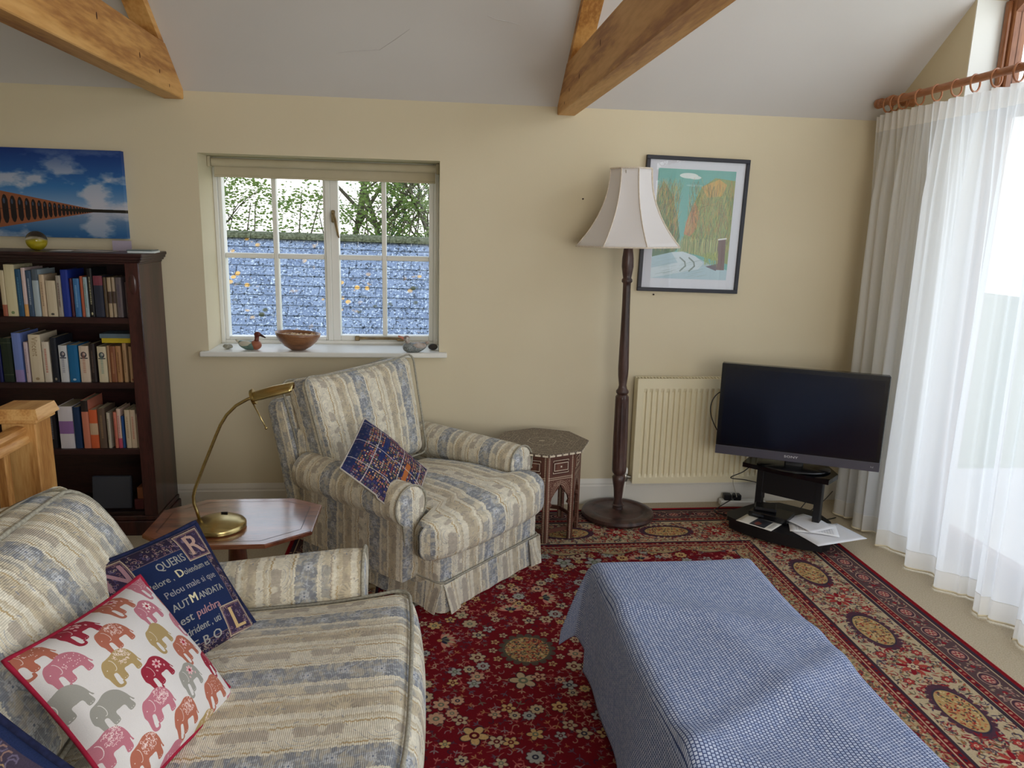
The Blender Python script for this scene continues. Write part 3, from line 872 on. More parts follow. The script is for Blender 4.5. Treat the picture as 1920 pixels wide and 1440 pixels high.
    for (a, b) in med:
        for q in range(18):
            aa = 2*PI*q/18; c.ell(a+m(.094)*math.cos(aa), b+m(.094)*math.sin(aa), m(.014), m(.014), (84, 80, 70), .9)
        c.ell(a, b, m(.092), m(.092), (88, 84, 70)); c.ell(a, b, m(.082), m(.082), (176, 144, 92))
        for q in range(460):
            aa = rr.uniform(0, 6.3); R = m(.080)*math.sqrt(rr.random()); c.ell(a+R*math.cos(aa), b+R*math.sin(aa), m(.0055), m(.0025), rr.choice(((96, 92, 72), (196, 116, 84), (214, 186, 136), navy, (140, 30, 34))), .9, rr.uniform(0, 3))
        for q in range(14):
            aa = 2*PI*q/14; flower(a+m(.128)*math.cos(aa), b+m(.128)*math.sin(aa), m(.017), cream if q % 2 else (200, 158, 110), dred, 5)
    # borders, drawn as nested frames in distance from the edge (metres)
    yy, xx = np.mgrid[0:h, 0:w]
    D = np.minimum(np.minimum(xx, w-1-xx), np.minimum(yy, h-1-yy))/PP
    A = c.a
    def zone(a, b, col):
        mk = (D >= a) & (D < b); A[mk] = np.array(col, np.float32)/255
    # keep the field inside .56 with a scalloped inner edge
    mid_s = .5+.045*np.abs(np.sin(np.where((D == np.minimum(xx, w-1-xx)/PP), yy, xx)/PP*PI/.24))
    mk = D < mid_s+.03; A[mk] = np.array((66, 54, 60), np.float32)/255
    mk = D < mid_s+.024; A[mk] = np.array((176, 152, 112), np.float32)/255
    zone(0, .014, (134, 16, 28)); zone(.014, .032, (58, 44, 56)); zone(.032, .037, cream)
    zone(.037, .136, (90, 68, 70)); zone(.136, .141, cream); zone(.141, .165, (120, 22, 32)); zone(.165, .169, cream); zone(.169, .185, (60, 48, 58)); 
    zone(.185, .440, (196, 176, 142)); zone(.440, .452, (60, 48, 58)); zone(.452, .475, (118, 20, 30)); zone(.475, .479, cream); zone(.479, .496, (122, 28, 36))
    # ornaments along each side
    def along(side, s, d):
        """s metres along the side, d metres in from edge -> px"""
        if side == 0: return (m(s), m(d))
        if side == 1: return (w-m(d), m(s))
        if side == 2: return (m(s), h-m(d))
        return (m(d), m(s))
    def rad(side, ds, dd): return (m(ds), m(dd)) if side in (0, 2) else (m(dd), m(ds))
    for side in range(4):
        Ls = (w if side in (0, 2) else h)/PP
        # small outer guard: rosettes in lozenges
        n = int(round((Ls-.17)/.158)); st = (Ls-.17)/n
        for k in range(n+1):
            s = .085+k*st; x, y = along(side, s, .087); rx, ry = rad(side, .040, .030)
            c.ell(x, y, rx*1.05, ry*1.05, (196, 164, 140)); c.ell(x, y, rx*.95, ry*.92, (74, 48, 60)); c.ell(x, y, rx*.7, ry*.66, (172, 112, 102)); c.ell(x, y, rx*.5, ry*.45, (128, 30, 42))
            for q in range(6): c.ell(x+rx*.42*math.cos(q*1.05), y+ry*.42*math.sin(q*1.05), m(.006), m(.004), (204, 168, 146), .95, q*1.05)
            c.ell(x, y, rx*.2, ry*.2, (140, 26, 40)); c.ell(x, y, rx*.18, ry*.18, cream)
            if k < n:
                for q in (-.022, .022):
                    x2, y2 = along(side, s+st/2+q*.8, .087+q); sprig(x2, y2, m(.016), (196, 160, 140), None); 
                x2, y2 = along(side, s+st/2, .087); c.ell(x2, y2, m(.009), m(.009), (140, 30, 40)); 
                for q in range(26):
                    x2, y2 = along(side, s+st/2+rr.uniform(-.045, .045), .087+rr.uniform(-.042, .042)); c.ell(x2, y2, m(.007), m(.003), rr.choice((cream, (178, 140, 124), (120, 30, 40))), .9, rr.uniform(0, 3))
        # tiny red/cream dashes in the guard stripes
        for d, dd in ((.153, .012), (.464, .012), (.488, .008)):
            k = .02
            while k < Ls-.02:
                x, y = along(side, k, d); rx, ry = rad(side, .007, dd*.45)
                c.ell(x, y, rx, ry, rr.choice((cream, (170, 84, 76), (200, 150, 120), navy)), .9); k += .022
        # main border
        mk0 = .19; n = max(2, int(round((Ls-.62)/.49))); st = (Ls-.62)/n
        def inb(s): return .19 < s < Ls-.19
        for q in range(int(Ls*1050)):
            s = rr.uniform(.2, Ls-.2); d = rr.uniform(.195, .432)
            if min(s, Ls-s) < d: continue
            x, y = along(side, s, d); col = rr.choice(((138, 22, 34), (138, 22, 34), (70, 62, 84), (60, 52, 58), (112, 108, 82), (176, 92, 70), (146, 104, 60)))
            c.ell(x, y, m(rr.uniform(.006, .012)), m(.0028), col, .95, rr.uniform(0, 3.2))
            if rr.random() < .22: curl(x, y, m(.017), rr.choice(((70, 62, 84), (130, 28, 38), (96, 90, 72))))
        for k in range(n+1):
            s = .31+k*st; x, y = along(side, s, .312); a, b = .132, .070
            if 0 < k < n or True:
                for q in range(26):
                    aa = 2*PI*q/26; rx, ry = rad(side, a*math.cos(aa), b*math.sin(aa)); c.ell(x+rx, y+ry, m(.0125), m(.0125), (84, 52, 66))
                rx, ry = rad(side, a, b); c.ell(x, y, rx, ry, (84, 52, 66)); c.ell(x, y, rx*.93, ry*.9, (60, 52, 66)); c.ell(x, y, rx*.87, ry*.83, (190, 158, 104))
                for q in range(170):
                    aa = rr.uniform(0, 6.3); R = math.sqrt(rr.random()); rx2, ry2 = rad(side, a*.8*R*math.cos(aa), b*.76*R*math.sin(aa))
                    c.ell(x+rx2, y+ry2, m(.006), m(.0026), rr.choice(((150, 34, 36), (196, 108, 70), (84, 80, 60), (220, 196, 150), (60, 50, 66))), .95, rr.uniform(0, 3))
            if k < n:
                x2, y2 = along(side, s+st/2, .312)
                for q in range(9):
                    aa = 2*PI*q/9; c.ell(x2+m(.036)*math.cos(aa), y2+m(.036)*math.sin(aa), m(.022), m(.009), (142, 24, 36) if q % 2 else (176, 70, 60), 1, aa)
                flower(x2, y2, m(.022), (222, 196, 160), (80, 50, 66), 6)
                for q in (-1, 1):
                    for t in (-1, 1):
                        x3, y3 = along(side, s+st/2+q*.085, .312+t*.072); flower(x3, y3, m(.02), (170, 60, 56), (220, 196, 160), 6); x3, y3 = along(side, s+st/2+q*.12, .312+t*.03); sprig(x3, y3, m(.024), (140, 26, 36), None)
        # inner beige guard
        for q in range(int(Ls*560)):
            s = rr.uniform(.5, Ls-.5); d = rr.uniform(.5, .548); x, y = along(side, s, d)
            c.ell(x, y, m(rr.uniform(.005, .009)), m(.0028), rr.choice(((138, 24, 34), (76, 68, 72), (104, 104, 76), (206, 186, 150), (170, 100, 70))), .95, rr.uniform(0, 3.2))
    a = c.a
    a *= (.90+.16*RNG.random((h, w, 1), dtype=np.float32))
    a *= (.93+.12*fbm(h, w, 6, 4, 2, 3))[..., None]
    return np.clip(a*.93, 0, 1)
M_rug = img_mat('persian_rug_pile', make_rug(), .95, .1, noise_bump=900, clip=True, sheen=.0)

# ---- navy tapestry cushion ---------------------------------------------------
def make_tapestry():
    n = 900; navy = (30, 44, 82); c = Cv(n, n, navy); r = random.Random(4)
    for k in range(0, n, 9): c.rect(0, k, n, k+3, (22, 32, 66), .5)
    bd = 150; dk, rose, ecru = (44, 36, 58), (150, 112, 110), (178, 160, 136)
    def scroll(x0, y0, x1, y1, cnt):
        for _ in range(cnt):
            x, y = r.uniform(x0+8, x1-8), r.uniform(y0+8, y1-8); R = r.uniform(9, 20); a = r.uniform(0, 6)
            c.line([(x+R*(1-t/8)*math.cos(a+t*.7), y+R*(1-t/8)*math.sin(a+t*.7)) for t in range(8)], 3.4, r.choice((rose, (126, 108, 130), (92, 84, 122), ecru)), .85)
    for (x0, y0, x1, y1) in ((26, 26, n-26, bd), (26, n-bd+44, n-26, n-26), (n-bd+50, 26, n-26, n-26), (26, 26, bd-50, n-26)):
        c.rect(x0, y0, x1, y1, dk); scroll(x0, y0, x1, y1, int((x1-x0)*(y1-y0)/620)); c.frame(x0, y0, x1, y1, 5, (120, 100, 104))
    def initial(x0, y0, x1, y1, ch, colr):
        c.rect(x0, y0, x1, y1, (58, 46, 70)); scroll(x0, y0, x1, y1, 36); c.frame(x0, y0, x1, y1, 9, ecru); c.frame(x0+13, y0+13, x1-13, y1-13, 4, rose)
        c.text(ch, (x0+x1)/2, y1-36, (y1-y0)*1.02, colr, 1, 'c', bold=6)
    initial(40, 40, 262, 262, 'N', (168, 128, 136)); initial(n-262, 40, n-40, 262, 'R', (182, 150, 136)); initial(n-250, n-262, n-40, n-46, 'L', (198, 170, 120)); initial(40, n-250, 250, n-46, 'D', (168, 128, 136))
    col = (160, 158, 150)
    c.text('QUERIS', 392, 238, 86, col, 1, 'l', bold=2, sx=.80)
    c.text('Pelore ,', 270, 336, 66, col, .92, 'l', bold=2, sx=.88); c.text('D', 478, 336, 86, (206, 196, 160), 1, 'l', bold=5, sx=.9); c.text('olendum es', 536, 336, 66, col, .92, 'l', bold=2, sx=.8)
    c.text('Pelou male si que', 330, 434, 68, (150, 146, 148), .92, 'l', bold=2, sx=.9)
    c.text('AUT', 330, 534, 70, col, 1, 'l', bold=2, sx=.9); c.text('M', 460, 534, 90, (214, 204, 166), 1, 'l', bold=5, sx=.85); c.text('ANDATA', 530, 534, 66, col, 1, 'l', bold=2, sx=.86)
    c.text('est', 340, 634, 80, col, .95, 'l', bold=3); c.text('pulchra', 462, 634, 78, (172, 128, 128), .95, 'l', bold=3, sx=.9)
    c.text('adrident , uti', 330, 720, 68, col, .9, 'l', bold=2, sx=.85)
    c.text('D E B O', 270, 818, 84, col, 1, 'l', bold=3, sx=1.12)
    a = c.a*(.86+.22*RNG.random((n, n, 1), dtype=np.float32)); a *= (.92+.16*(np.arange(n)[:, None, None] % 6 < 3))
    return np.clip(a, 0, 1)
M_tap = img_mat('tapestry_weave', make_tapestry(), .9, .15, clip=True, noise_bump=260)

# ---- elephant cushion ----------------------------------------------------------
def elephant(c, x, y, s, col, mark, rot, r, style):
    ca, sa = math.cos(rot), math.sin(rot)
    def P(u, v): return (x+s*(u*ca-v*sa), y+s*(u*sa+v*ca))
    body = [(-.50, -.02), (-.44, -.24), (-.34, -.36), (-.22, -.38), (-.10, -.40), (.08, -.45), (.25, -.40), (.38, -.26), (.44, -.06), (.46, .12), (.49, .22), (.45, .21), (.43, .12),
            (.41, .16), (.41, .36), (.24, .38), (.23, .16), (.10, .13), (-.02, .14), (-.05, .36), (-.21, .37), (-.22, .12), (-.30, .08),
            (-.33, .18), (-.35, .34), (-.33, .42), (-.26, .43), (-.24, .36), (-.20, .38), (-.22, .49), (-.33, .51), (-.43, .44), (-.46, .30), (-.47, .12)]
    # smooth the outline
    pts = []
    for i in range(len(body)):
        p0, p1, p2, p3 = (body[(i+k-1) % len(body)] for k in range(4))
        for t in (0, .25, .5, .75):
            q = [.5*((2*p1[j])+(-p0[j]+p2[j])*t+(2*p0[j]-5*p1[j]+4*p2[j]-p3[j])*t*t+(-p0[j]+3*p1[j]-3*p2[j]+p3[j])*t**3) for j in (0, 1)]
            pts.append(P(*q))
    c.poly(pts, col)
    white = (236, 232, 228)
    c.line([P(-.20+.07*math.cos(t), -.14+.17*math.sin(t)) for t in np.linspace(-1.4, 1.9, 12)], max(1.5, s*.014), white, .8)
    c.ell(*P(-.37, -.10), s*.013, s*.013, white)
    for k in range(3): c.ell(*P(-.15+.06*k, .345), s*.012, s*.01, white, .8)
    for k in range(2): c.ell(*P(.29+.06*k, .35), s*.012, s*.01, white, .8)
    if style == 'dots':
        for k in range(34):
            c.ell(*P(r.uniform(-.1, .4), r.uniform(-.34, .08)), s*.012, s*.012, mark, .9)
    elif style == 'blanket':
        for k in range(70):
            u, v = r.uniform(-.06, .36), r.uniform(-.40, .02)
            if (u-.15)**2/.06+(v+.2)**2/.05 < 1: a0 = r.uniform(0, 6); c.line([P(u+.03*math.cos(a0+t), v+.03*math.sin(a0+t)) for t in (0, 1, 2, 3)], max(1.4, s*.011), mark, .9)
    elif style == 'flower':
        for k in range(7):
            a = 2*PI*k/7; c.ell(*P(.13+.10*math.cos(a), -.18+.10*math.sin(a)), s*.055, s*.035, mark, .95, rot+a)
        c.ell(*P(.13, -.18), s*.05, s*.05, (168, 34, 60)); c.ell(*P(-.03, -.02), s*.04, s*.025, mark, .9, 1); c.ell(*P(.28, 0), s*.04, s*.025, mark, .9, 2)
def make_elephants():
    n = 1000; base = (220, 216, 214); c = Cv(n, n, base); r = random.Random(9)
    pink, olive, grey, red, rust = (188, 118, 132), (172, 148, 102), (156, 154, 146), (152, 44, 62), (176, 106, 86)
    W1, dk = (238, 230, 226), (150, 30, 56)
    rows = [
        [(90, rust, 'dots'), (330, red, 'flower'), (590, rust, 'flower'), (850, pink, 'dots')],
        [(150, pink, 'dots'), (400, rust, 'blanket'), (690, pink, 'flower'), (940, rust, 'dots')],
        [(60, grey, 'x'), (320, olive, 'blanket'), (610, olive, 'x'), (880, pink, 'dots')],
        [(170, grey, 'x'), (440, red, 'flower'), (720, rust, 'flower'), (960, grey, 'x')],
        [(80, pink, 'blanket'), (340, pink, 'blanket'), (600, grey, 'flower'), (860, red, 'flower')],
        [(200, rust, 'blanket'), (470, rust, 'blanket'), (740, rust, 'dots'), (970, pink, 'dots')],
        [(90, red, 'flower'), (350, pink, 'dots'), (620, olive, 'blanket'), (880, pink, 'blanket')]]
    for j, row in enumerate(rows):
        for (x, col, st) in row:
            mk = (240, 222, 218) if st != 'flower' else ((226, 184, 186) if col != pink else (244, 230, 226))
            elephant(c, 40+(x-60)*1.14, 60+j*162, 208, col, mk, -.06+r.uniform(-.05, .05), r, st)
    a = c.a*(.97+.05*RNG.random((n, n, 1), dtype=np.float32))
    return np.clip(a, 0, 1)
M_eleph = img_mat('elephant_print_cotton', make_elephants(), .85, .2, clip=True, noise_bump=500)

# ---- mosaic embroidered cushion -------------------------------------------------
def make_mosaic():
    n = 640; c = Cv(n, n, (44, 46, 74)); r = random.Random(21)
    cols = [(206, 150, 90), (216, 184, 160), (178, 104, 60), (150, 70, 74), (206, 160, 110), (200, 128, 120), (210, 196, 176), (70, 70, 130), (120, 120, 76)]
    for j in range(32):
        for i in range(32):
            x, y = (i+.5)*20+r.uniform(-2, 2), (j+.5)*20+r.uniform(-2, 2)
            if i < 3 and r.random() < .3: continue
            k = r.random(); col = r.choice(cols)
            if k < .35: c.ell(x, y, 8, 8, col); c.ell(x, y, 3.5, 3.5, (40, 40, 84))
            elif k < .6: c.rect(x-7, y-7, x+7, y+7, col, .95); c.rect(x-3, y-3, x+3, y+3, (60, 36, 60))
            elif k < .85: c.ell(x, y, 8, 5, col, 1, r.uniform(0, 3))
    c.rect(0, 0, 70, n, (28, 42, 88), .7); c.rect(0, 0, n, 46, (42, 44, 92), .7)
    c.rect(200, 120, 236, 400, (30, 46, 100), .85); c.rect(430, 250, 468, 430, (178, 104, 54), 1)
    c.rect(0, 590, n, n, (56, 52, 96), .4); c.rect(240, 60, 420, 120, (110, 52, 76), .4)
    for pts in ([(0, 60), (n, 80)], [(150, 0), (170, n)], [(380, 0), (400, n)], [(0, 300), (n, 330)], [(560, 0), (560, n)], [(0, 500), (n, 520)]):
        c.line(pts, 6, (204, 198, 200), .85)
    return np.clip(c.a*(.9+.15*RNG.random((n, n, 1), dtype=np.float32)), 0, 1)
M_mosaic = img_mat('mosaic_embroidery', make_mosaic(), .85, .2, clip=True, noise_bump=160)

# ---- second navy/tan cushion (bottom-left corner) --------------------------------
def make_corner():
    n = 500; c = Cv(n, n, (34, 46, 84)); r = random.Random(2)
    c.rect(18, 18, n-18, n-18, (70, 62, 80))
    for k in range(260):
        x, y = r.uniform(22, n-22), r.uniform(22, n-22); a = r.uniform(0, 6); c.line([(x+12*math.cos(a+t*.8), y+12*math.sin(a+t*.8)) for t in range(5)], 4, r.choice(((150, 120, 110), (112, 104, 130), (176, 150, 110))), .85)
    c.frame(66, 66, n-66, n-66, 8, (176, 154, 118)); c.rect(78, 78, n-78, n-78, (186, 146, 88))
    return np.clip(c.a*(.88+.2*RNG.random((n, n, 1), dtype=np.float32)), 0, 1)
M_corner = img_mat('tapestry_weave_tan', make_corner(), .9, .15, clip=True, noise_bump=260)

# ---- wall canvas: brick viaduct mirrored in still water --------------------------
def make_canvas():
    w, h = 1200, 760; c = Cv(w, h); hz = .685*h
    yy, xx = np.mgrid[0:h, 0:w].astype(np.float32)
    def sky(t):  # t 0 top..1 horizon
        a = np.array((18, 50, 120)); b = np.array((52, 112, 172)); d = np.array((150, 170, 200)); t = t[..., None]
        return np.where(t < .6, a+(b-a)*t/.6, b+(d-b)*(t-.6)/.4)/255
    t = np.clip(yy/hz, 0, 1); refl = np.clip((2*hz-yy)/hz, 0, 1)
    A = np.where((yy < hz)[..., None], sky(t), sky(np.clip(refl*1.0, 0, 1))*.85)
    cl = fbm(h, w, 6, 5, 31, 5); cl = np.clip((cl-.46-.05*np.sin(xx/170))*5.5, 0, 1)*np.clip(t*1.6+.25, 0, 1)
    clr = np.where(yy < hz, cl, cl[np.clip((2*hz-yy).astype(int), 0, h-1), xx.astype(int)]*.8)
    A = A*(1-clr[..., None]*.75)+np.array((206, 200, 206))/255*clr[..., None]*.75
    c.a = A.astype(np.float32)
    # parapet line from left to vanishing at right, mirrored
    def top(x): return hz-(8+ (w*.80-x)/(w*.80)*182*(1 if x < w*.8 else 0))
    P = [(0, top(0)), (w*.8, hz-8), (w, hz-9), (w, hz+9), (w*.8, hz+8), (0, 2*hz-top(0))]
    c.poly(P, (142, 86, 58)); 
    x = -40.0; wd = 82.0
    while wd > 3 and x < w*.78:
        x1 = x+wd*.74; hh = (hz-top(max(0, x+wd*.4)))*.84
        c.poly([(x, hz-hh*.62), (x+wd*.18, hz-hh*.92), (x+wd*.37, hz-hh), (x+wd*.56, hz-hh*.92), (x1, hz-hh*.62), (x1, hz+hh*.62), (x+wd*.56, hz+hh*.92), (x+wd*.37, hz+hh), (x+wd*.18, hz+hh*.92), (x, hz+hh*.62)], (30, 24, 26))
        c.ell(x+wd*.28, hz-hh*.55, wd*.14, hh*.2, (92, 120, 160), .5)
        x += wd; wd *= .93
    c.rect(0, hz-3, w, hz+2, (40, 30, 28), .6)
    c.poly([(w*.55, hz-9), (w*.7, hz-16), (w, hz-12), (w, hz+14), (w*.7, hz+13), (w*.55, hz+6)], (30, 28, 22), .95)
    return np.clip(c.a, 0, 1)
M_canvas = img_mat('canvas_photo_print', make_canvas(), .6, .3, clip=True)

# ---- framed woodland lane print (generic) ----------------------------------------
def make_lane():
    w, h = 760, 1060; c = Cv(w, h, (112, 178, 168)); r = random.Random(17)
    for k in range(60): c.line([(0, k*18+r.uniform(-4, 4)), (w, k*18+r.uniform(-10, 10))], 4, (132, 192, 180), .35)
    c.ell(300, 60, 90, 26, (226, 236, 232), .95); c.ell(360, 74, 60, 18, (226, 236, 232), .95); c.ell(360, 150, 80, 10, (170, 210, 204), .6)
    # right wood mass
    c.poly([(w, 90), (560, 70), (430, 170), (380, 300), (330, 420), (300, 600), (290, 780), (w, 900)], (146, 160, 96), .95)
    c.poly([(380, 300), (430, 400), (420, 560), (360, 640), (295, 620), (310, 500)], (204, 136, 100), .8)
    c.poly([(430, 160), (600, 80), (680, 130), (640, 240), (500, 260)], (214, 170, 90), .85)
    c.poly([(0, 260), (60, 120), (150, 240), (210, 420), (260, 640), (240, 780), (0, 900)], (92, 122, 84), .92)
    cols = [(70, 96, 62), (150, 170, 90), (210, 140, 90), (188, 190, 120), (120, 84, 60), (224, 176, 84), (96, 132, 110)]
    for k in range(2600):
        x = r.choice([r.uniform(320, w), r.uniform(0, 230)]); y = r.uniform(180, 800); L = r.uniform(30, 120); s = r.uniform(-.22, .22)
        c.line([(x, y), (x+s*L*.6, y-L*.5), (x+s*L*1.6, y-L)], r.uniform(1.4, 2.6), r.choice(cols), .7)
    for k in range(300):
        a = r.uniform(0, PI*2); R = r.uniform(20, 200); x, y = 520+R*math.cos(a), 300+R*.9*math.sin(a)
        c.line([(520, 330), (x, y)], 1.6, r.choice(cols), .22)
    for k in range(240):
        x = r.uniform(250, 640); c.line([(x, 640+r.uniform(0, 60)), (x+r.uniform(-6, 6), 800+r.uniform(-10, 20))], 3, r.choice(((176, 196, 130), (92, 112, 78), (206, 190, 130))), .8)
    # snowy lane
    c.poly([(0, 850), (190, 800), (300, 790), (420, 830), (560, 900), (w, 960), (w, h), (0, h)], (176, 204, 214))
    c.poly([(190, 800), (300, 790), (430, 830), (520, 900), (470, 960), (0, h), (0, 960), (260, 900)], (206, 222, 228))
    for dx in (0, 90):
        c.line([(280+dx, 850), (330+dx, 890), (340+dx, 930), (290+dx, 980)], 14, (120, 138, 130), .9)
    for k in range(60): x = r.uniform(0, 500); y = 870+r.uniform(0, 180); c.line([(x, y), (x+90, y-22)], 3, (150, 176, 176), .5)
    c.poly([(650, 660), (720, 650), (730, 960), (640, 960)], (112, 84, 74)); c.line([(648, 660), (722, 648)], 14, (230, 234, 228)); c.poly([(540, 930), (650, 900), (650, 970)], (96, 84, 92))
    for k in range(120): x = r.uniform(520, 660); y = r.uniform(820, 930); c.line([(x, y), (x+r.uniform(-14, 14), y-r.uniform(20, 60))], 3, r.choice(((190, 196, 96), (150, 170, 84), (112, 142, 70))), .8)
    return np.clip(c.a, 0, 1)
M_lane = img_mat('woodland_lane_print', make_lane(), .5, .3, clip=True)
# ================================================================== RUG
rug = thing('persian_rug', 'large red patterned rug with beige medallion border on the carpet', 'rug', ((RX0+RX1)/2, (RYA+RYB2)/2, 0))
bm = B(); uvl = bm.loops.layers.uv.verify()
nx_, ny_ = 60, 70
def rugz(x, y): return .009+.0008*math.sin(x*3.1+y*2)+.0006*math.sin(x*9+y*5)
def rp(u, v):
    x = RX0+(RX1-RX0)*u; y = RYA+(RYB2-RYA)*v
    return (x, y, rugz(x, y))
grid_bm(bm, rp, nx_, ny_, lambda u, v: (u, v))
obj('pile', bm, M_rug, rug, smooth=True, recalc=False)
bm = B()
edge = [(RX0+(RX1-RX0)*t, RYA) for t in np.linspace(0, 1, 20)]+[(RX1, RYA+(RYB2-RYA)*t) for t in np.linspace(0, 1, 24)][1:]+[(RX1-(RX1-RX0)*t, RYB2) for t in np.linspace(0, 1, 20)][1:]+[(RX0, RYB2-(RYB2-RYA)*t) for t in np.linspace(0, 1, 24)][1:-1]
tube(bm, [(x, y, .0055) for x, y in edge], .0055, 6, closed=True)
obj('binding', bm, noisy('red_binding', (158, 26, 34), (120, 16, 26), 60, .9, .15), rug, smooth=True, label='red overlocked edge')

# ================================================================== UPHOLSTERY BUILDERS
def arm_bm(cx, cz, r, y0, y1, zb, half, slope=0.0, puff=.012, tuck=None):
    """rolled arm running along y (front at y0). stripes run round the roll: uv.u = y, uv.v = girth"""
    bm = B(); uvl = bm.loops.layers.uv.verify()
    prof = [(cx-half, zb)]
    a0 = math.radians(-58); a1 = math.radians(238)
    for k in range(19):
        a = a1+(a0-a1)*k/18
        prof.append((cx+r*math.cos(a)*1.0, cz+r*math.sin(a)))
    prof.append((cx+half, zb))
    g = [0]
    for i in range(1, len(prof)): g.append(g[-1]+math.dist(prof[i], prof[i-1]))
    ny = 12
    V = []
    for j in range(ny+1):
        y = y0+(y1-y0)*j/ny; dz = slope*(y-y0)
        e = 1.0
        if j == 0: e = .95
        V.append([bm.verts.new((cx+(p[0]-cx)*e, y+(0 if j else .004), (p[1]+dz*min(1, max(0, (p[1]-zb)/(cz-zb)))) if e == 1 else zb+(p[1]-zb)*.985+dz)) for p in prof])
    for j in range(ny):
        for i in range(len(prof)-1):
            f = bm.faces.new((V[j][i], V[j][i+1], V[j+1][i+1], V[j+1][i]))
            for lp, (a, b) in zip(f.loops, ((i, j), (i+1, j), (i+1, j+1), (i, j+1))): lp[uvl].uv = ((y0+(y1-y0)*b/ny), g[a])
    # end caps (front one puffed)
    for j, s in ((0, -1), (ny, 1)):
        ring = V[j]; c = bm.verts.new((cx, V[j][0].co.y+s*puff, (cz+zb)/2+.05)); inner = [bm.verts.new((cx+(v.co.x-cx)*.8, v.co.y+s*puff*.75, (c.co.z)+(v.co.z-c.co.z)*.85)) for v in ring]
        n = len(ring)
        for i in range(n):
            i2 = (i+1) % n
            for f in (bm.faces.new((ring[i], ring[i2], inner[i2], inner[i])), bm.faces.new((inner[i], inner[i2], c))):
                for lp in f.loops: lp[uvl].uv = (lp.vert.co.x-cx+.07, lp.vert.co.z)
    return bm, prof

def skirt_bm(x0, x1, y0, y1, zt, zb, r=.03, flare=.012, pleats=()):
    bm = B(); uvl = bm.loops.layers.uv.verify()
    P = []
    def corner(cx, cy, a0):
        for k in range(5): a = a0+PI/2*k/4; P.append((cx+r*math.cos(a), cy+r*math.sin(a), math.cos(a), math.sin(a)))
    def side(xa, ya, xb, yb, nx, ny, n=14):
        for k in range(1, n): t = k/n; P.append((xa+(xb-xa)*t, ya+(yb-ya)*t, nx, ny))
    corner(x0+r, y0+r, PI); side(x0+r, y0, x1-r, y0, 0, -1); corner(x1-r, y0+r, -PI/2); side(x1, y0+r, x1, y1-r, 1, 0)
    corner(x1-r, y1-r, 0); side(x1-r, y1, x0+r, y1, 0, 1); corner(x0+r, y1-r, PI/2); side(x0, y1-r, x0, y0+r, -1, 0)
    n = len(P); g = [0]
    for i in range(1, n+1): g.append(g[-1]+math.dist(P[i % n][:2], P[i-1][:2]))
    rows = 6; V = []
    for j in range(rows+1):
        t = j/rows; z = zt+(zb-zt)*t
        V.append([bm.verts.new((p[0]+p[2]*(flare*t+.003*t*math.sin(g[i]*46)+.002*math.sin(g[i]*19)), p[1]+p[3]*(flare*t+.003*t*math.sin(g[i]*46)), z)) for i, p in enumerate(P)])
    for j in range(rows):
        for i in range(n):
            i2 = (i+1) % n; f = bm.faces.new((V[j][i], V[j+1][i], V[j+1][i2], V[j][i2]))
            for lp, (a, b) in zip(f.loops, ((i, j), (i, j+1), (i+1, j+1), (i+1, j))): lp[uvl].uv = (g[a]-.03, zt+(zb-zt)*b/rows)
    return bm, P

def rect_loop(x0, x1, y0, y1, z, r=.03, n=5, fn=None):
    pts = []
    for (cx, cy, a0) in ((x0+r, y0+r, PI), (x1-r, y0+r, -PI/2), (x1-r, y1-r, 0), (x0+r, y1-r, PI/2)):
        for k in range(n): a = a0+PI/2*k/(n-1); pts.append((cx+r*math.cos(a), cy+r*math.sin(a), z))
    out = []
    for i in range(len(pts)):
        a, b = Vector(pts[i]), Vector(pts[(i+1) % len(pts)]); m = max(1, int((b-a).length/.05))
        for k in range(m): out.append(tuple(a.lerp(b, k/m)))
    return out

# ================================================================== ARMCHAIR
ac = thing('armchair', 'armchair in cream, blue and brown striped loose cover beneath the window', 'armchair', (-.02, -.72, 0), math.radians(46))
aa = math.radians(46); ex = (math.cos(aa), math.sin(aa), 0); ey = (-math.sin(aa), math.cos(aa), 0)
AX = axes((.063, -1.209, 0), ex, ey, (0, 0, 1))
bm = B(); rbox(bm, .335, .44, .15, .03, 8, (0, 0, .006, 0), uvoff=(.335, 0)); obj('base', bm, M_fab, ac, smooth=True, xf=AX @ T(.33, .455, .21))
bm, P = skirt_bm(-.003, .662, .005, .90, .135, .012, .03, .012)
obj('skirt', bm, M_fab, ac, smooth=True, xf=AX.copy())
# inverted kick pleats at the front corners: two folded leaves each
for (px, py, d1, d2) in ((.0, .0, (-1, 0), (0, -1)), (.66, .0, (0, -1), (1, 0))):
    for (dx, dy, s) in ((d1[0], d1[1], -1), (d2[0], d2[1], 1)):
        bm = B(); uvl = bm.loops.layers.uv.verify()
        tx, ty = (0, 1) if dx else ((1, 0) if px < .3 else (-1, 0))
        q = [(px+tx*.002, py+ty*.002, .133), (px+tx*.085, py+ty*.085, .133), (px+tx*.085+dx*.016, py+ty*.085+dy*.016, .010), (px+tx*.02+dx*.026, py+ty*.02+dy*.026, .010)]
        vs = [bm.verts.new((a+dx*.006, b+dy*.006, c)) for a, b, c in q]+[bm.verts.new((a+dx*.002, b+dy*.002, c)) for a, b, c in q]
        for f in ((0, 1, 2, 3), (7, 6, 5, 4), (0, 3, 7, 4), (1, 5, 6, 2), (3, 2, 6, 7), (0, 4, 5, 1)):
            ff = bm.faces.new([vs[i] for i in f])
            for lp in ff.loops: lp[uvl].uv = (lp.vert.co.x+lp.vert.co.y+.1, lp.vert.co.z)
        obj('kick_pleat', bm, M_fab, ac, xf=AX.copy(), angle=30)
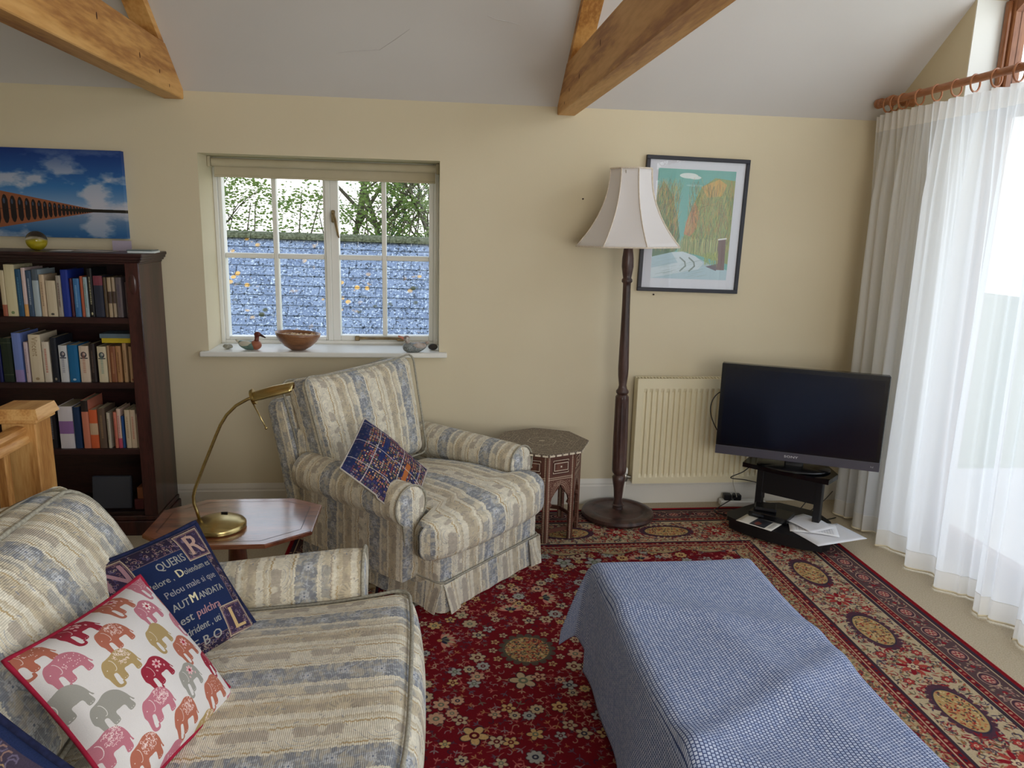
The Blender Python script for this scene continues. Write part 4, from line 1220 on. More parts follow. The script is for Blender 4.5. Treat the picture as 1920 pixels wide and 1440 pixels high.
bm = B(); welt(bm, rect_loop(-.004, .663, .003, .902, .138, .03), .0045); obj('piping', bm, M_fab_piping, ac, smooth=True, xf=AX.copy())
for s, cx in ((-1, -.035), (1, .695)):
    bm, prof = arm_bm(cx, .445, .085, .14, .80, .13, .052, 0)
    arm = obj('arm', bm, M_fab, ac, smooth=True, xf=AX.copy(), angle=62)
    bm = B(); welt(bm, [(p[0], .141, p[1]) for p in prof[1:-1]]+[(cx+.03, .141, .20), (cx-.03, .141, .20)], .0045)
    obj('piping', bm, M_fab_piping, arm, smooth=True, xf=AX.copy())
# T-shaped seat cushion
def tcush(v):
    x, y, z = v; k = 1-min(1, max(0, (y+.235)/.05)); k = k*k*(3-2*k)
    x = x*(1+.40*k); z2 = z+.012*math.sin(x*5)*(1 if z > 0 else 0)-.03*max(0, (y)/.33)*(1 if z > 0 else .5)
    if y < -.30: y = y+.045*(abs(x)/.40)**3
    return (x, y, z2)
bm = B(); rbox(bm, .285, .355, .088, .05, 16, (.035, 0, .02, 0), fn=tcush, uvoff=(.335, 0)); obj('seat_cushion', bm, M_fab, ac, smooth=True, xf=AX @ T(.33, .325, .318))
# back frame and back cushion, both reclined
BR = AX @ T(.29, .83, .262) @ RX(math.radians(-14))
def backfn(v):
    x, y, z = v
    return (x*(1+.04*max(0, z)/.27), y, z)
bm = B(); rbox(bm, .345, .075, .265, .05, 8, (0, 0, 0, .01), fn=backfn, uvoff=(.1, 0)); obj('back', bm, M_fab, ac, smooth=True, xf=BR @ T(0, .055, .245))
bm = B(); rbox(bm, .36, .05, .30, .04, 8, fn=lambda v: (v[0], v[1], v[2]), uvoff=(.1, 0)); obj('back_panel', bm, M_fab, ac, smooth=True, xf=AX @ T(.33, .845, .33) @ RX(math.radians(-7)))
def bcush(v):
    x, y, z = v
    zz = z/.235
    return (x*(1+.05*zz), y-.015*(1-zz)*.5, z+.022*(abs(x)/.33)**3*(1 if z > 0 else 0)+.014*(x/.33)*(1 if z > 0 else 0))
bm = B(); rbox(bm, .31, .09, .232, .045, 14, (.012, 0, .035, 0), fn=bcush, uvoff=(.36, 0)); obj('back_cushion', bm, M_fab, ac, smooth=True, xf=BR @ T(0, -.10, .345))
for yy_ in (-.085, .085):
    bm = B(); L = [bcush((x, yy_, z)) for x, z in [(p[0], p[1]) for p in [(q[0], q[1]) for q in rect_loop(-.322, .322, -.237, .237, 0, .045)]]]
    welt(bm, L, .005); obj('piping', bm, M_fab_piping, ac, smooth=True, xf=BR @ T(0, -.10, .345))
bm = B()
for (x, y) in ((.05, .06), (.61, .06), (.05, .84), (.61, .84)):
    lathe(bm, [(.014, 0), (.02, .01), (.016, .03), (.018, .07)], 10, xf=T(x, y, .009))
obj('castors', bm, noisy('dark_castor', (40, 34, 32)), ac, smooth=True, xf=AX.copy())

# ================================================================== SOFA (left foreground)
SX = axes((-.04, 0, 0), (0, 1, 0), (-1, 0, 0), (0, 0, 1))     # local x -> world y, local y -> world -x (depth)
sf = thing('sofa', 'striped cream and blue sofa in the left foreground', 'sofa', (-.6, -2.75, 0))
bm = B(); rbox(bm, .90, .49, .11, .03, 16, uvoff=(.05, 0)); obj('base', bm, M_fab, sf, smooth=True, xf=SX @ T(-2.745, .56, .235))
bm, P = skirt_bm(-3.65, -1.84, .06, 1.06, .15, .012, .03, .01); obj('skirt', bm, M_fab, sf, smooth=True, xf=SX.copy())
bm = B(); welt(bm, rect_loop(-3.652, -1.838, .058, 1.062, .153, .03), .005); obj('piping', bm, M_fab_piping, sf, smooth=True, xf=SX.copy())
for cx in (-1.862, -3.632):
    bm, prof = arm_bm(cx, .510, .088, .145, .92, .14, .055, -.10, puff=.010)
    arm = obj('arm', bm, M_fab, sf, smooth=True, xf=SX.copy(), angle=62)
    bm = B(); welt(bm, [(p[0], .146, p[1]) for p in prof[1:-1]]+[(cx+.03, .146, .22), (cx-.03, .146, .22)], .005); obj('piping', bm, M_fab_piping, arm, smooth=True, xf=SX.copy())
def scush(v):
    x, y, z = v
    return (x*(1+.02*(-y/.37)), y+.02*(abs(x)/.4)**3*(1 if y < -.3 else 0), z+(.006*math.sin(x*9+1)+.005*math.sin(y*11))*(1 if z > 0 else 0))
for k, cy in enumerate((-2.345, -3.150)):
    X = SX @ T(cy, .365, .385) @ RX(math.radians(-6))
    bm = B(); rbox(bm, .395, .385, .085, .045, 16, (.035, 0, .018, 0), fn=scush, uvoff=(.33, .1)); c = obj('seat_cushion', bm, M_fab, sf, smooth=True, xf=X)
    for zz in (.082, -.07):
        bm = B(); welt(bm, [tuple(Vector(scush((p[0], p[1], zz)))+Vector((0, 0, .002))) for p in rect_loop(-.391, .391, -.379, .37, 0, .045)], .0055); obj('piping', bm, M_fab_piping, c, smooth=True, xf=X)
    Y = SX @ T(cy, .750, .465) @ RX(math.radians(-24))
    def bc(v):
        x, y, z = v
        return (x*(1+.03*z/.2), y+.02*(abs(x)/.4)**3*(1 if y < 0 else -.5)+(.05*max(0, z/.2)**2 if y < 0 else 0), z-.015*(abs(x)/.4)**4)
    bm = B(); rbox(bm, .385, .10, .215, .07, 14, (.02, 0, .03, 0), fn=bc, uvoff=(.33, .2)); c = obj('back_cushion', bm, M_fab, sf, smooth=True, xf=Y @ T(0, 0, .21))
    for yy_ in (-.086, .09):
        bm = B(); welt(bm, [tuple(Vector(bc((p[0], yy_, p[1])))) for p in rect_loop(-.373, .373, -.203, .203, 0, .07)], .0055); obj('piping', bm, M_fab_piping, c, smooth=True, xf=Y @ T(0, 0, .21))
bm = B(); rbox(bm, .90, .07, .31, .05, 16, uvoff=(.1, 0)); obj('back', bm, M_fab, sf, smooth=True, xf=SX @ T(-2.745, 1.06, .45) @ RX(math.radians(-9)))

# ================================================================== SCATTER CUSHIONS
def pillow(name, label, cat, c, ex, ey, ez, s, th, mat, back, pipe, asp=1, pinch=.05, group=None, crumple=0, seed=0):
    X = axes(c, ex, ey, ez); t = thing(name, label, cat, tuple(Vector(c)-Vector(ez)*s*.45), 0, group)
    r = random.Random(seed)
    def shape(u, v):
        x, z = 2*u-1, 2*v-1
        k = 1-pinch*(1-z*z); k2 = 1-pinch*(1-x*x)
        dx = crumple*math.sin(z*3+1)*.1*(1 if x > 0 else .3)
        return x*k*s/2, z*k2*s*asp/2+dx*s
    def thick(u, v):
        x, z = 2*u-1, 2*v-1
        b = max(0, (1-x*x)*(1-z*z))**.55
        return th*.5*b*(1+.05*math.sin(5*x+seed)+.05*math.sin(6*z+2*seed)-crumple*.3*math.exp(-((x*.7-z*.6)**2)*14))
    for side, m, nm in ((-1, mat, 'front_cover'), (1, back, 'back_cover')):
        bm = B()
        grid_bm(bm, lambda u, v: (shape(u, v)[0], side*thick(u, v), shape(u, v)[1]), 28, 28, lambda u, v: (u, v))
        obj(nm, bm, m, t, smooth=True, xf=X, recalc=False)
    bm = B(); L = []
    for k in range(40): L.append(shape(k/40, 0))
    for k in range(40): L.append(shape(1, k/40))
    for k in range(40): L.append(shape(1-k/40, 1))
    for k in range(40): L.append(shape(0, 1-k/40))
    welt(bm, [(a, 0, b) for a, b in L], pipe[1]); obj('piping', bm, pipe[0], t, smooth=True, xf=X)
    return t
def fix(cx, cols, k):
    """scale a camera-solved pose about the camera by k"""
    C0 = Vector((0, -CAM_D, CAM_H)); return tuple(C0+(Vector(cx)-C0)*k)
def cols3(M3): return [Vector((M3[0][j], M3[1][j], M3[2][j])).normalized() for j in range(3)]
m_navy = noisy('navy_chenille', (38, 44, 78), (26, 30, 56), 90, .9, .15); m_cherry = noisy('cherry_piping', (160, 30, 58), (140, 22, 48), 60, .8, .2)
m_linen = noisy('linen_back', (206, 196, 184), (196, 186, 172), 50, .9, .1); m_ecru = noisy('ecru_back', (186, 178, 168), (172, 164, 152), 40, .9, .1)
c3 = cols3([[0.567, -0.622, -0.541], [0.824, 0.443, 0.354], [0.019, -0.646, 0.763]])
pillow('cushion', 'navy tapestry cushion woven with Latin words leaning in the sofa corner', 'cushion', fix((-.663, -2.096, .56), 0, .962), *c3, .346, .125, M_tap, m_navy, (m_navy, .006), group=None, seed=1)
c3 = cols3([[0.335, -0.706, -0.624], [0.942, 0.248, 0.225], [-0.004, -0.663, 0.749]])
pillow('cushion', 'white cushion printed with rows of colourful elephants, red piping', 'cushion', fix((-.691, -2.302, .474), 0, .868), *c3, .347*1.02, .155, M_eleph, m_linen, (m_cherry, .0048), seed=2, pinch=.06)
c3 = cols3([[0.75, -0.634, 0.187], [0.067, 0.354, 0.933], [-0.658, -0.687, 0.308]])
pillow('cushion', 'small dark blue mosaic embroidered cushion on the armchair seat', 'cushion', (-.166, -.97, .55), *c3, .362, .10, M_mosaic, m_ecru, (m_ecru, .004), seed=3, crumple=.5, pinch=.02)
pillow('cushion', 'navy and tan tapestry cushion cut off at the bottom-left corner', 'cushion', fix((-.819, -2.733, .555), 0, .93), Vector((.802, -.287, -.524)), Vector((.258, .957, -.130)), Vector((.539, -.032, .842)), .316, .10, M_corner, m_navy, (m_navy, .006), seed=5)

# ================================================================== LOW TABLE UNDER A BLUE THROW
OX0, OX1, OY0, OY1, OZ = .565, 1.14, -3.25, -1.62, .412
ot = thing('ottoman', 'long low ottoman almost hidden by the blue woven throw', 'ottoman', ((OX0+OX1)/2, (OY0+OY1)/2, 0))
m_otto = noisy('beige_upholstery', (178, 168, 146), (160, 150, 128), 40, .9, .1)
bm = B(); rbox(bm, (OX1-OX0)/2-.012, (OY1-OY0)/2-.012, .15, .03, 12); obj('body', bm, m_otto, ot, smooth=True, xf=T((OX0+OX1)/2, (OY0+OY1)/2, .235))
m_foot = noisy('dark_foot', (60, 46, 36))
for x in (OX0+.06, OX1-.06):
    for y in (OY0+.06, OY1-.06):
        bm = B(); lathe(bm, [(.02, 0), (.027, .02), (.024, .06), (.032, .10)], 12, xf=T(x, y, .010)); obj('leg', bm, m_foot, ot, smooth=True)
def throw_mat():
    m, nt, b = new_mat('blue_woven_throw'); N, L = nt.nodes, nt.links
    b.inputs['Roughness'].default_value = .92; b.inputs['Specular IOR Level'].default_value = .1
    uv = N.new('ShaderNodeTexCoord'); br = N.new('ShaderNodeTexBrick')
    br.inputs['Color1'].default_value = srgb((200, 209, 230)); br.inputs['Color2'].default_value = srgb((164, 179, 212)); br.inputs['Mortar'].default_value = srgb((66, 80, 124))
    br.inputs['Scale'].default_value = 1; br.inputs['Mortar Size'].default_value = .0013; br.inputs['Mortar Smooth'].default_value = .3; br.inputs['Bias'].default_value = 0
    br.inputs['Brick Width'].default_value = .0088; br.inputs['Row Height'].default_value = .0092; br.offset = .5
    mp = N.new('ShaderNodeMapping'); mp.inputs['Rotation'].default_value = (0, 0, PI/2)
    nz = N.new('ShaderNodeTexNoise'); nz.inputs['Scale'].default_value = 3; L.new(uv.outputs['UV'], nz.inputs[0])
    mxv = N.new('ShaderNodeMix'); mxv.data_type = 'RGBA'; mxv.blend_type = 'LINEAR_LIGHT'; mxv.inputs[0].default_value = .012; L.new(uv.outputs['UV'], mxv.inputs[6]); L.new(nz.outputs['Color'], mxv.inputs[7])
    L.new(mxv.outputs[2], mp.inputs[0]); L.new(mp.outputs[0], br.inputs[0]); L.new(br.outputs['Color'], b.inputs['Base Color'])
    bp = N.new('ShaderNodeBump'); bp.inputs['Strength'].default_value = .5; bp.inputs['Distance'].default_value = .0015; bp.invert = True
    L.new(br.outputs['Fac'], bp.inputs['Height']); L.new(bp.outputs[0], b.inputs['Normal'])
    return m
hx, hy = (OX1-OX0)/2+.004, (OY1-OY0)/2+.004; RC = .04
def drape(s, t):
    """cloth coords (s,t) in metres from the top's centre -> point"""
    dx, dy = max(0, abs(s)-(hx-RC)), max(0, abs(t)-(hy-RC)); sx, sy = (1 if s > 0 else -1), (1 if t > 0 else -1)
    def fo(d):
        if d < RC*PI/2: a = d/RC; return RC*math.sin(a), RC*(1-math.cos(a))
        return RC, RC+d-RC*PI/2
    ax_, az = fo(dx); ay_, az2 = fo(dy)
    if dx > 0 and dy > 0:     # corner: cloth hangs as a fold
        z = max(az, az2)+.25*min(az, az2); k = min(az, az2)
        ax_ += .30*k; ay_ += .10*k
    else: z = az+az2
    fl = .10 if s < 0 else .05
    ax_ += fl*max(0, az-RC)*(1+.35*math.sin(t*7.5+1.2)+.2*math.sin(t*17)); ay_ += .06*max(0, az2-RC)*(1+.3*math.sin(s*14))
    x = sx*(min(abs(s), hx-RC)+ax_); y = sy*(min(abs(t), hy-RC)+ay_)
    zz = OZ+.006-z
    if dx == 0 and dy == 0 or z < .02:
        zz += .003*math.sin(s*9+t*5)+.003*math.sin(t*11-s*4)+.011*math.exp(-((t-.42+.35*s)**2)*300)+.012*math.exp(-((t-.02-.6*s)**2)*340)+.015*math.exp(-((t+.28+.5*s-.3*s*s)**2)*260)+.010*math.exp(-((s-.08+.25*t)**2)*260)*(1 if t < .3 else math.exp(-(t-.3)**2*60))+.004
    return ((OX0+OX1)/2+x, (OY0+OY1)/2+y, max(.014, zz))
SL, SR, TN, TF = -(hx+.335), hx+.33, -(hy+.33), hy+.21
bm = B(); NU, NV = 110, 170
def cl(u, v):
    s = SL+(SR-SL)*u; t = TN+(TF-TN)*v
    if s < -(hx-RC) and t > hy-.10: s2 = -(hx-RC)+(s+(hx-RC))*.80; s = s2     # corner of the throw rides higher
    return drape(s, t)
grid_bm(bm, cl, NU, NV, lambda u, v: (SL+(SR-SL)*u, TN+(TF-TN)*v))
th = obj('throw', bm, throw_mat(), smooth=True, recalc=False)
tag(th, 'blue and white woven throw draped over the long low ottoman', 'throw')
so = th.modifiers.new('thickness', 'SOLIDIFY'); so.thickness = .003; so.offset = 1
# ================================================================== SIDE TABLE WITH BRASS LAMP
M_mahog = wood('polished_mahogany', ((150, 92, 62), (122, 68, 44), (84, 42, 28)), 'x', 7, .3, 4, .05, coat=1.0)
M_mahogz = wood('mahogany_stem', ((112, 62, 42), (92, 48, 32), (64, 32, 22)), 'z', 8, .3, 4, .05, coat=.4)
M_mahog.node_tree.nodes['Principled BSDF'].inputs['Coat IOR'].default_value = 2.0
st = thing('side_table', 'mahogany pedestal side table with a clipped-corner top between sofa and armchair', 'side table', (-.665, -1.375, 0))
tx0, tx1, ty0, ty1, tz = -.955, -.395, -1.60, -1.175, .50
cc = .105
octo = [(tx0+cc*1.2, ty0), (tx1-cc*1.3, ty0), (tx1, ty0+cc), (tx1, ty1-cc*.7), (tx1-cc*1.1, ty1), (tx0+cc*1.2, ty1), (tx0, ty1-cc), (tx0, ty0+cc)]
bm = B(); prism(bm, octo, tz-.016, tz); bmesh.ops.bevel(bm, geom=[e for e in bm.edges if abs(e.verts[0].co.z-e.verts[1].co.z) < 1e-6], offset=.003, segments=2, affect='EDGES')
obj('table_top', bm, M_mahog, st)
def inset(poly, k, c=(-.675, -1.3875)): return [(c[0]+(x-c[0])*k, c[1]+(y-c[1])*k) for x, y in poly]
bm = B()      # stringing line inlay, slightly proud
a, b_ = inset(octo, .86), inset(octo, .853)
va = [bm.verts.new((*p, tz+.0004)) for p in a]; vb = [bm.verts.new((*p, tz+.0004)) for p in b_]
for i in range(8): bm.faces.new((va[i], va[(i+1) % 8], vb[(i+1) % 8], vb[i]))
obj('inlay_line', bm, noisy('dark_stringing', (50, 28, 20), rough=.3), st)
bm = B(); lathe(bm, [(.05, .484), (.05, .474), (.026, .462), (.022, .44), (.030, .40), (.034, .33), (.028, .25), (.022, .20), (.034, .185), (.034, .172), (.024, .16), (.038, .14), (.045, .11), (.03, .095), (0, .093)], 24, xf=T(-.675, -1.3875, 0)); obj('pedestal', bm, M_mahogz, st, smooth=True, angle=50)
for k in range(3):
    a = math.radians(90+120*k); bm = B()
    pts = [(-.675+math.cos(a)*r, -1.3875+math.sin(a)*r, z) for r, z in ((.02, .15), (.07, .13), (.12, .085), (.17, .035), (.205, .018))]
    tube(bm, pts, [.018, .02, .017, .014, .015], 10); obj('leg', bm, M_mahogz, st, smooth=True)
# brass desk lamp
M_brass = noisy('brushed_brass', (186, 168, 116), (168, 148, 98), 12, .27, .6, metal=1.0, stretch=(1, 1, 8))
bl = thing('desk_lamp', 'antique brass desk lamp with curved arm on the mahogany side table', 'desk lamp', (-.715, -1.452, .50))
bm = B(); lathe(bm, [(0, .0), (.086, .0), (.090, .004), (.090, .016), (.086, .021), (.070, .029), (.045, .036), (.02, .0395), (0, .040)], 48, xf=T(-.715, -1.452, .5005)); obj('base', bm, M_brass, bl, smooth=True, angle=40)
yb_ = -1.44
bm = B(); pts = [(-.782, yb_, .525), (-.790, yb_, .56), (-.797, yb_, .585), (-.797, yb_, .612), (-.790, yb_, .64), (-.755, yb_, .725), (-.712, yb_, .825), (-.694, yb_, .865), (-.672, yb_, .90), (-.640, yb_, .932), (-.60, yb_, .955), (-.576, yb_, .963)]
tube(bm, pts, .0055, 10); obj('arm', bm, M_brass, bl, smooth=True)
bm = B()   # half-round reflector shade
XS = T(-.585, yb_, .962) @ RY(math.radians(-15))
def shf(u, v):
    a = PI*(.0+1.0*v); R = .026+.004*math.sin(PI*u); L = .135*u+(.012*math.sin(PI*v) if u > .9 else 0)
    return (L, R*math.cos(a), R*math.sin(a)-.012+(.010*max(0, u-.75)*4*0))
grid_bm(bm, shf, 12, 12); lathe(bm, [(.0, -.002), (.024, -.002), (.026, .004), (.026, .008), (0, .009)], 16, xf=RY(PI/2) @ T(.0, 0, 0))
o = obj('lamp_shade', bm, M_brass, bl, smooth=True, xf=XS, angle=60, recalc=False); m_ = o.modifiers.new('t', 'SOLIDIFY'); m_.thickness = .0012
bm = B(); tube(bm, [(-.583, yb_-.012, .945), (-.560, yb_-.03, .91), (-.536, yb_-.045, .868)], .0024, 8); sphere(bm, (-.535, yb_-.0455, .866), .005, .005, .005, 10, 6); obj('adjusting_rod', bm, M_brass, bl, smooth=True)
bm = B(); box(bm, -.012, .012, -.007, .007, 0, .006, bevel=.003, xf=T(-.705, -1.415, .5375) @ RX(-.28)); obj('switch', bm, noisy('black_plastic', (24, 24, 26), rough=.35), bl)

# ================================================================== MOORISH OCTAGONAL TABLE
mt = thing('octagonal_table', 'carved octagonal side table with bone inlay beside the armchair', 'side table', (.60, -.355, 0))
McX, McY, Mz = .578, -.36, .480
def inlay_panel():
    w, h = 330, 900; c = Cv(w, h, (92, 56, 44)); r = random.Random(3); bone = (196, 176, 152)
    for k in range(0, h, 13):
        for x in (14, 26, w-26, w-14): c.ell(x, k+4, 4.6, 4.6, (214, 198, 172), .95)
    for y in (16, 34, 250, 268): 
        for k in range(0, w, 11): c.ell(k, y, 4.2, 4.2, (214, 198, 172), .95)
    c.rect(58, 66, w-58, 226, (76, 44, 34)); c.frame(70, 80, w-70, 210, 5, (214, 200, 176)); c.ell(w/2, 145, 10, 10, (232, 222, 200))
    for k in range(60): c.ell(r.uniform(90, w-90), r.uniform(100, 190), 3, 3, bone, .6)
    for q in range(3):
        for k in range(26):
            a = PI*k/25; c.ell(w/2+(72+q*18)*math.cos(a), 420-(96+q*18)*math.sin(a), 4, 4, bone, .85)
    for k in range(160): x = r.choice((r.uniform(30, 70), r.uniform(w-70, w-30))); c.ell(x, r.uniform(280, h), 2.6, 2.6, bone, .6)
    for k in range(50): c.ell(r.uniform(40, w-40), r.uniform(284, 330), 3, 3, bone, .7)
    return c.a
M_inlay = img_mat('bone_inlaid_walnut', inlay_panel(), .45, .4, clip=True)
def inlay_top():
    n = 700; c = Cv(n, n, (98, 84, 72)); r = random.Random(8); bone = (176, 164, 144)
    for k in range(4200):
        R = n/2*math.sqrt(r.random()); a = r.uniform(0, 2*PI); c.ell(n/2+R*math.cos(a), n/2+R*math.sin(a), r.uniform(2, 5), r.uniform(1.4, 2.4), bone if r.random() < .75 else (70, 54, 44), .9, r.uniform(0, 3))
    for R in (.30, .62, .74, .90): 
        pts = [(n/2+n/2*R*math.cos(PI/4*k), n/2+n/2*R*math.sin(PI/4*k)) for k in range(9)]; c.line(pts, 5, (66, 46, 36), .95); 
        for p, q in zip(pts[:-1], pts[1:]):
            for t in np.linspace(0, 1, 22): c.ell(p[0]+(q[0]-p[0])*t, p[1]+(q[1]-p[1])*t+7, 2.6, 2.6, (206, 194, 172), .9)
    c.ell(n/2, n/2, 22, 10, (206, 196, 176))
    return c.a
M_inlay_top = img_mat('bone_inlaid_top', inlay_top(), .4, .45, clip=True)
M_walnut = wood('carved_walnut', ((110, 70, 54), (90, 54, 42), (60, 36, 28)), 'z', 12, .45, 4, .1)
M_bone = noisy('bone_edge', (222, 212, 192), (206, 194, 170), 30, .4, .4)
R8 = .243
bm = B(); uvl = bm.loops.layers.uv.verify()
oc = [(McX+R8*math.cos(PI/4*k-PI/2), McY+R8*math.sin(PI/4*k-PI/2)) for k in range(8)]
prism(bm, oc, Mz-.014, Mz)
for f in bm.faces:
    for lp in f.loops: lp[uvl].uv = ((lp.vert.co.x-McX)/R8/2+.5, (lp.vert.co.y-McY)/R8/2+.5)
obj('table_top', bm, M_inlay_top, mt)
for k in range(8):   # bone lozenges along the moulded rim
    p, q = Vector((*oc[k], 0)), Vector((*oc[(k+1) % 8], 0)); d = (q-p).normalized(); nrm = Vector((d.y, -d.x, 0))
    for t in (.1, .3, .5, .7, .9):
        c_ = p.lerp(q, t); bm = B(); box(bm, -.013, .013, -.0015, .0015, -.004, .004, xf=axes((c_.x+nrm.x*.001, c_.y+nrm.y*.001, Mz-.009), tuple(d), tuple(nrm), (0, 0, 1)))
        obj('bone_lozenge', bm, M_bone, mt)
R2_ = .204
for k in range(8):
    a = PI/4*k-PI/2+PI/8; nrm = Vector((math.cos(a), math.sin(a), 0)); d = Vector((-nrm.y, nrm.x, 0)); ap = R2_*math.cos(PI/8); hw = R2_*math.sin(PI/8)
    X = axes((McX+nrm.x*ap, McY+nrm.y*ap, 0), tuple(d), (0, 0, 1), tuple(nrm))    # local x across, y up, z out
    # panel with a cusped arch cut out: outline polygon
    H = Mz-.014; lw = .021
    arch = [(-hw+lw, .0), (-hw+lw, .15), (-hw+lw-.0, .185), (-hw+lw+.012, .196), (-hw+lw+.004, .212), (-hw+lw+.010, .234), (-.026, .262), (-.010, .280), (0, .302), (.010, .280), (.026, .262), (hw-lw-.010, .234), (hw-lw-.004, .212), (hw-lw-.012, .196), (hw-lw, .185), (hw-lw, .15), (hw-lw, .0)]
    poly = [(-hw, 0)]+arch+[(hw, 0), (hw, H), (-hw, H)]
    bm = B(); uvl = bm.loops.layers.uv.verify()
    left = [p for p in arch if p[0] <= 1e-9]; right = [p for p in arch if p[0] >= -1e-9]
    for pts, e in ((left, -hw), (right, hw)):
        for (xa, ya), (xb, yb) in zip(pts[:-1], pts[1:]):
            q = [(xa, ya), (xb, yb), (e, yb), (e, ya)]
            prism(bm, q, -.014, 0, None)
    prism(bm, [(-hw, .302), (hw, .302), (hw, H), (-hw, H)], -.014, 0, None)
    for f in bm.faces:
        for lp in f.loops: lp[uvl].uv = ((lp.vert.co.x+hw)/(2*hw), lp.vert.co.y/H)
    o = obj('side_panel', bm, M_inlay, mt, xf=X @ T(0, .009, 0))
    bm = B(); box(bm, -.006, .006, 0, H-.001, -.006, .004, bevel=.002, xf=X @ T(-hw+.001, .009, -.002)); obj('corner_post', bm, M_walnut, mt)
    bm = B(); box(bm, -hw+.002, hw-.002, .055, .075, -.020, -.012); obj('stretcher', bm, M_inlay, mt, xf=X)
    bm = B(); box(bm, -.045, .045, .375, .425, -.001, .0025, bevel=.0015, xf=X); obj('raised_panel', bm, M_walnut, mt)
    bm = B()
    for (x0, x1, y0, y1) in ((-.04, .04, .380, .3825), (-.04, .04, .4175, .42), (-.04, -.0375, .3825, .4175), (.0375, .04, .3825, .4175)): box(bm, x0, x1, y0, y1, .002, .0033)
    box(bm, -.004, .004, .396, .404, .002, .0035, xf=None)
    obj('bone_line', bm, M_bone, mt, xf=X)

# ================================================================== FLOOR LAMP
M_dark = wood('dark_turned_oak', ((82, 58, 52), (62, 43, 39), (40, 27, 25)), 'z', 10, .4, 4, .12, coat=.15)
LPX, LPY = 1.03, -.225
lean = math.atan2(.028, 1.8)
fl = thing('floor_lamp', 'tall dark turned wooden standard lamp with a white shade', 'floor lamp', (LPX, LPY, 0))
LX = T(LPX, LPY, .010) @ RY(-lean)
bm = B(); lathe(bm, [(0, 0), (.170, 0), (.190, .006), (.196, .018), (.192, .032), (.180, .038), (.150, .040), (.143, .036), (.130, .034), (.055, .038), (.030, .046), (.028, .060), (.034, .066), (.026, .074)], 56, xf=T(LPX, LPY, .010)); obj('base', bm, M_dark, fl, smooth=True, angle=40)
def flute(r, z, a): return r*(1-.11*(.5+.5*math.cos(a*12))) if .275 < z < .665 else r
prof = [(.026, .07), (.022, .10), (.026, .16), (.033, .20), (.036, .225), (.024, .238), (.036, .25), (.0385, .262), (.0385, .275), (.0385, .285), (.0385, .45), (.0365, .60), (.0355, .655), (.0355, .668), (.026, .680), (.033, .690), (.033, .700), (.024, .712), (.020, .73), (.026, .78), (.0275, .82), (.026, .90), (.023, 1.02), (.0205, 1.14), (.020, 1.245), (.0205, 1.262), (.027, 1.268), (.027, 1.280), (.021, 1.288), (.024, 1.305), (.030, 1.345), (.0295, 1.385), (.024, 1.43), (.021, 1.445), (.028, 1.452), (.028, 1.462), (.012, 1.47), (.012, 1.53)]
bm = B(); lathe(bm, prof, 48, radfn=flute, xf=LX); obj('pole', bm, M_dark, fl, smooth=True, angle=50)
def shade_mat():
    m, nt, b = new_mat('cream_lampshade_silk'); N, L = nt.nodes, nt.links
    b.inputs['Base Color'].default_value = srgb((240, 237, 236)); b.inputs['Roughness'].default_value = .8; b.inputs['Specular IOR Level'].default_value = .2
    tr = N.new('ShaderNodeBsdfTranslucent'); tr.inputs[0].default_value = srgb((236, 230, 222))
    ms = N.new('ShaderNodeMixShader'); ms.inputs[0].default_value = .22; L.new(b.outputs[0], ms.inputs[1]); L.new(tr.outputs[0], ms.inputs[2]); L.new(ms.outputs[0], N['Material Output'].inputs[0])
    return m
M_shade = shade_mat(); M_trim = noisy('shade_braid', (226, 214, 198), (206, 194, 176), 80, .8, .2)
z0s, z1s, rb, rt = 1.447, 1.822, .272, .108
def srad(t): return rt+(rb-rt)*((1-t)**2.15)         # concave bell
a_off = -PI/2+math.radians(4)
def spt(u, v):
    a = u*2*PI; k = a/(PI/4); i = math.floor(k); f = k-i; R = srad(v)
    p = Vector((math.cos(i*PI/4+a_off), math.sin(i*PI/4+a_off))); q = Vector((math.cos((i+1)*PI/4+a_off), math.sin((i+1)*PI/4+a_off)))
    w_ = p.lerp(q, f)*R*(1-.035*math.sin(PI*f)*math.sin(PI*v)); return (w_.x, w_.y, z0s+(z1s-z0s)*v)
bm = B(); V = grid_bm(bm, spt, 64, 16, closed_u=True)
o = obj('lamp_shade', bm, M_shade, fl, smooth=True, xf=LX.copy(), angle=28, recalc=True); so = o.modifiers.new('t', 'SOLIDIFY'); so.thickness = .0015
for i in range(8):
    bm = B(); tube(bm, [tuple(Vector(spt(i/8, v))*1.0+Vector((math.cos(i*PI/4+a_off), math.sin(i*PI/4+a_off), 0))*.001) for v in np.linspace(0, 1, 14)], .0028, 6); obj('rib_braid', bm, M_trim, o, smooth=True, xf=LX.copy())
for v_ in (0, 1):
    bm = B(); tube(bm, [spt(u, v_) for u in np.linspace(0, 1, 65)[:-1]], .0042, 6, closed=True); obj('rim_braid', bm, M_trim, o, smooth=True, xf=LX.copy())
bm = B(); lathe(bm, [(.018, 1.53), (.018, 1.575), (.013, 1.58), (.03, 1.61), (.032, 1.64), (.02, 1.67), (0, 1.675)], 16, xf=LX.copy()); obj('bulb_and_holder', bm, noisy('bulb_opal', (230, 228, 220), rough=.3), fl, smooth=True)
bm = B()
for k in range(3):
    a = 2*PI*k/3; tube(bm, [(.012*math.cos(a), .012*math.sin(a), 1.54), (rt*.98*math.cos(a), rt*.98*math.sin(a), z1s-.01)], .0016, 5)
obj('shade_carrier', bm, noisy('wire_carrier', (150, 140, 120), metal=.8), fl, xf=LX.copy())
